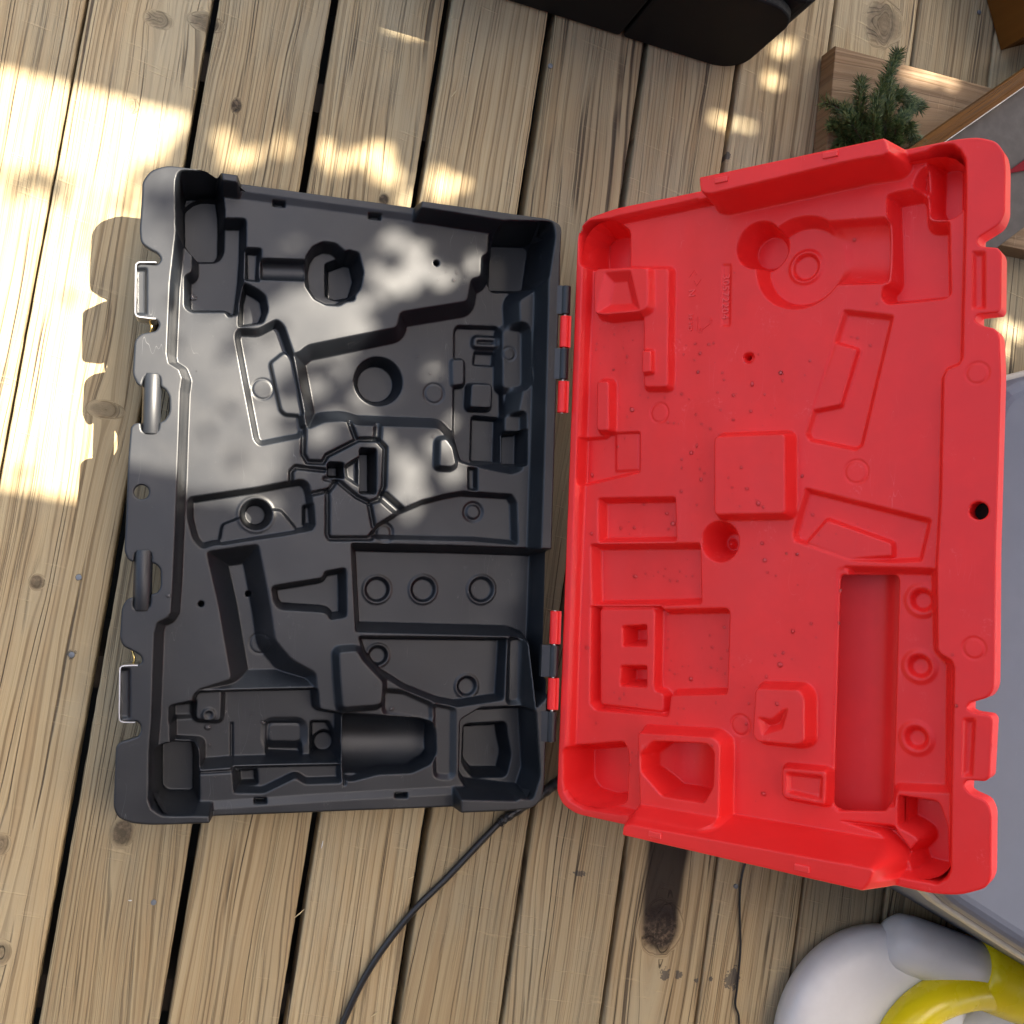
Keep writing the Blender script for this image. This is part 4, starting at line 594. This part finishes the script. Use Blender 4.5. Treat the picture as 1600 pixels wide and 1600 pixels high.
for b_ in br:
    path = smooth_path(b_, 12); sub(link('twig', tube('twig', path, .0016, 6), M_BARK), sp_)
    for i in range(600):
        t = rs.uniform(.08, 1); f = t * (len(path) - 1); k = min(int(f), len(path) - 2); p = path[k].lerp(path[k + 1], f - k); ax = (path[k + 1] - path[k]).normalized()
        u = ax.orthogonal().normalized(); an = rs.uniform(0, 6.283); u = Matrix.Rotation(an, 3, ax) @ u; L_ = rs.uniform(.012, .020); d = (u * rs.uniform(.75, 1.1) + ax * rs.uniform(.35, .9)).normalized()
        tip = p + d * L_ + Vector((0, 0, rs.normal(0, .001))); sd_ = d.cross(ax).normalized() * rs.uniform(.0007, .0013); up = sd_.cross(d).normalized() * .0004; n0 = len(NV); mid_ = p.lerp(tip, .55)
        NV += [p + sd_ * .6, p - sd_ * .6, mid_ - sd_ + up, mid_ + sd_ + up, tip, mid_ - up]; NF += [(n0, n0 + 1, n0 + 2, n0 + 3), (n0 + 3, n0 + 2, n0 + 4), (n0 + 1, n0, n0 + 5), (n0 + 5, n0 + 3, n0 + 4), (n0 + 2, n0 + 5, n0 + 4)]
tag(sub(link('needles', mesh('needles', NV, NF), M_NEEDLE), sp_), kind='stuff')

# grey bin behind the lid: chamfered plan and cream lip
gb = tag(empty('grey_bin', (1.05, 0, 0)), 'large blue-grey plastic bin with cream lip propping up the red lid', 'bin')
def chamf(x0, e=0.): return [(x0 - e, .300 + e * .5), (x0 - e, -.280 - e * .5), (x0 + .17, -.354 - e), (1.5, -.56 - e), (1.5, .56 + e), (x0 + .17, .372 + e)]
BP = rounded(np.array(chamf(.828)) * 1000, 40) / 1000
sub(link('bin_body', prism('bin_body', [tuple(p) for p in BP], 0, .392, .02, 5), M_GREY, smooth=False), gb)
BP2 = rounded(np.array(chamf(.828, .007)) * 1000, 40) / 1000
sub(link('bin_lip', prism('bin_lip', [tuple(p) for p in BP2], .345, .368, .006), M_CREAM), gb)

# white drum with yellow handle
wt = tag(empty('white_container', (1.06, -.6, 0)), 'round white plastic container with bright yellow handle beside the grey bin', 'container')
def lathe(name, prof, cx, cy, n=64):
    V = []; F = []
    for r, z in prof:
        for k in range(n): a = 2 * math.pi * k / n; V.append((cx + r * math.cos(a), cy + r * math.sin(a), z))
    for i in range(len(prof) - 1):
        for k in range(n): F.append((i * n + k, i * n + (k + 1) % n, (i + 1) * n + (k + 1) % n, (i + 1) * n + k))
    F.append(tuple(range((len(prof) - 1) * n, len(prof) * n))); F.append(tuple(range(n - 1, -1, -1))); return mesh(name, V, F)
sub(link('drum', lathe('drum', [(.150, 0), (.158, .006), (.162, .02), (.1625, .032), (.159, .043), (.150, .051), (.136, .057), (.11, .061), (.06, .063), (.01, .064)], 1.066, -.600), M_WHITE, smooth=True), wt)
ax0, ax1 = Vector((1.052, -.447, .047)), Vector((1.45, -.545, .047)); axd = (ax1 - ax0).normalized()
cap = [ax0 + axd * t for t in (0, .002, .008, .02, .04, .1, .3)]
sub(link('spout_tube', tube('spout_tube', cap, [.010, .020, .031, .039, .042, .043, .043], 40), M_WHITE, smooth=True), wt)
yl = [ax0 + axd * t for t in (.160, .161, .168, .18, .25, .40)]
sub(link('yellow_sleeve', tube('yellow_sleeve', yl, [.044, .049, .053, .055, .057, .057], 40), M_YELLOW, smooth=True), wt)
hp = smooth_path([(1.06, -.72, .062), (1.062, -.62, .070), (1.080, -.566, .074), (1.125, -.528, .074), (1.19, -.512, .068), (1.25, -.515, .060), (1.30, -.53, .055)], 10)
sub(link('yellow_handle', tube('yellow_handle', hp, .030, 28), M_YELLOW, smooth=True), wt)
sub(link('inner_lid', lathe('inner_lid', [(.07, .0), (.09, .05), (.088, .058), (.06, .06), (.01, .06)], 1.27, -.62, 40), M_LGREY, smooth=True), wt)

# stray bits on the boards
for (x, y, L_, an, mt_, lb) in [(.19, -.475, .016, .8, 0, 'thin straw-coloured splinter on the board left of the power cord'), (.135, -.62, .018, .9, 0, 'longest pale splinter, lying well left of the power cord end'),
        (.31, -.60, .012, .7, 0, 'short pale splinter close beside the power cord end'), (-.02, -.47, .004, 0, 1, 'white speck on the board below the cracked knot'),
        (.205, -.385, .010, 1.5, 1, 'white chip at a board edge below the black tray'), (.33, -.42, .008, .4, 0, 'tiny pale splinter between the black tray and the cord bend'), (.22, .64, .012, 1.1, 0, 'pale splinter on the deck beyond the black tray')]:
    dx, dy = math.cos(an) * L_ / 2, math.sin(an) * L_ / 2
    o = link('splinter', tube('splinter', [(x - dx, y - dy, .0012), (x, y, .0020), (x + dx, y + dy, .0012)], [.0004, .0009, .0004], 5), M_STRAW if not mt_ else M_LGREY)
    tag(o, lb, 'splinter', 'splinters scattered on the deck')

# ---------------------------------------------------------------- out-of-view roof, wall and tree added to shade the deck
sx, sy = .584, .47
ZP = 2.05; YE = .014 + ZP * sy
pg = tag(empty('shade_roof', (0, -1.7, -.55)), 'unseen flat roof with open slats, added to shade the deck', 'roof')  # unseen roof, put in to throw straight-edged shade
def slat(q0, q1, xa=.62, xb=3.0):
    o = sub(link('slat', box('slat', xa, xb, q0 + ZP * sy, q1 + ZP * sy, ZP, ZP + .03, .001), M_PLANK), pg); o['tone'] = (q0 * 3.3) % 1
slat(.530, .695, xb=1.15); slat(.735, .790); slat(.885, .985)
for k in range(4):
    o = sub(link('roof_board', box('roof_board', .62, 3.0, YE - (k + 1) * .2, YE - k * .2 - .0004, ZP, ZP + .03, .0005), M_PLANK), pg); o['tone'] = (k * .37) % 1
for xb_ in (-1.1, .75, 1.95, 2.9):
    o = sub(link('beam', box('beam', xb_ - .03, xb_ + .03, -1.70, 2.2, ZP - .1205, ZP - .0005, .001), M_PLANK), pg); o['tone'] = .2
for xb_ in (.75, 1.95, 2.9):
    o = sub(link('post', box('post', xb_ - .045, xb_ + .045, 2.1, 2.19, -.55, ZP - .121, .002), M_PLANK), pg); o['tone'] = .5
for k in range(6):  # further boards added to darken reflections in the lower tray
    o = sub(link('roof_board', box('roof_board', -1.2, 3.0, -1.70 + k * .2, -1.50 + k * .2 - .0004, ZP + .001, ZP + .031, .0005), M_PLANK), pg); o['tone'] = (k * .29) % 1
hw = tag(empty('shade_wall', (0, -1.9, -.55)), 'unseen clapboard wall added to cut light from behind the deck', 'wall')  # wall added out of view to hold back light from that side
for i in range(20):
    me = mesh('clapboard', [(-4, -1.702, -.55 + i * .16), (5, -1.702, -.55 + i * .16), (5, -1.722, -.55 + i * .16 + .17), (-4, -1.722, -.55 + i * .16 + .17), (-4, -1.76, -.55 + i * .16), (5, -1.76, -.55 + i * .16), (5, -1.76, -.55 + i * .16 + .17), (-4, -1.76, -.55 + i * .16 + .17)],
              [(0, 1, 2, 3), (5, 4, 7, 6), (4, 0, 3, 7), (1, 5, 6, 2), (3, 2, 6, 7), (4, 5, 1, 0)])
    sub(link('clapboard', me, M_SIDING), hw)

def inpoly(P, Q):
    x, y = Q[:, 0], Q[:, 1]; r = np.zeros(len(Q), bool)
    for i in range(len(P)):
        (ax, ay), (bx_, by_) = P[i], P[(i + 1) % len(P)]
        c = ((ay > y) != (by_ > y)); r ^= c & (x < (bx_ - ax) * (y - ay) / (by_ - ay + 1e-12) + ax)
    return r
tr_ = tag(empty('gobo_tree', (2.75, 2.35, -.55)), 'unseen leafy tree, crown shaped to dapple sunlight on the deck', 'tree')  # unseen tree, placed to break the sunlight into dapples
rl = np.random.default_rng(21); NL = 150000
z = rl.uniform(2.14, 2.60, NL); q = np.stack([rl.uniform(-.95, 2.0, NL), rl.uniform(-.12, 1.75, NL)], 1)
L_ = rl.uniform(.022, .036, NL); Wd = L_ * rl.uniform(.55, .75, NL); an = rl.uniform(0, 6.283, NL); ti, tj = rl.normal(0, .35, NL), rl.normal(0, .35, NL)
ct = np.stack([q[:, 0] + z * sx, q[:, 1] + z * sy, z], 1)
ea = np.stack([np.cos(an), np.sin(an), ti], 1); eb = np.stack([-np.sin(an), np.cos(an), tj], 1)
vs_ = [ct - ea * L_[:, None] / 2, ct + eb * Wd[:, None] / 2, ct + ea * L_[:, None] / 2, ct - eb * Wd[:, None] / 2]
ok = np.ones(NL, bool); samp = vs_ + [ct, (vs_[0] + vs_[1]) / 2, (vs_[1] + vs_[2]) / 2, (vs_[2] + vs_[3]) / 2, (vs_[3] + vs_[0]) / 2, (vs_[0] + ct) / 2, (vs_[2] + ct) / 2]
prob = rl.uniform(0, 1, NL)
for v in samp:  # drop leaves that would cover the wanted sun spots
    qq = np.stack([v[:, 0] - v[:, 2] * sx, v[:, 1] - v[:, 2] * sy], 1)
    for cx, cy, r in GAPC: ok &= (qq[:, 0] - cx) ** 2 + (qq[:, 1] - cy) ** 2 > r * r
    for p_, P in GAPP: ok &= ~(inpoly(P, qq) & (prob > p_))
vv = np.stack([v[ok] for v in vs_], 1).reshape(-1, 3); nf = int(ok.sum()); fi = np.arange(nf * 4).reshape(-1, 4)
me = bpy.data.meshes.new('crown'); me.from_pydata(vv.tolist(), [], fi.tolist()); me.update()
tag(sub(link('crown', me, M_LEAF), tr_), kind='stuff')
sub(link('trunk', tube('trunk', smooth_path([(2.75, 2.35, -.56), (2.72, 2.30, .6), (2.68, 2.22, 1.4), (2.5, 2.0, 2.2)], 6), [.17 - .1 * i / 18 for i in range(19)], 14), M_BARK, smooth=True), tr_)
for tip in ((1.5, 2.3, 2.4), (2.0, 2.9, 2.4), (3.0, 1.9, 2.4), (3.3, 2.6, 2.4), (1.9, 2.1, 2.4), (2.5, 1.6, 2.4)):
    pp = smooth_path([(2.62, 2.14, 1.85), ((2.6 + tip[0]) / 2, (2.12 + tip[1]) / 2, 2.2), tip], 6); sub(link('limb', tube('limb', pp, [.06 - .045 * i / len(pp) for i in range(len(pp))], 8), M_BARK, smooth=True), tr_)
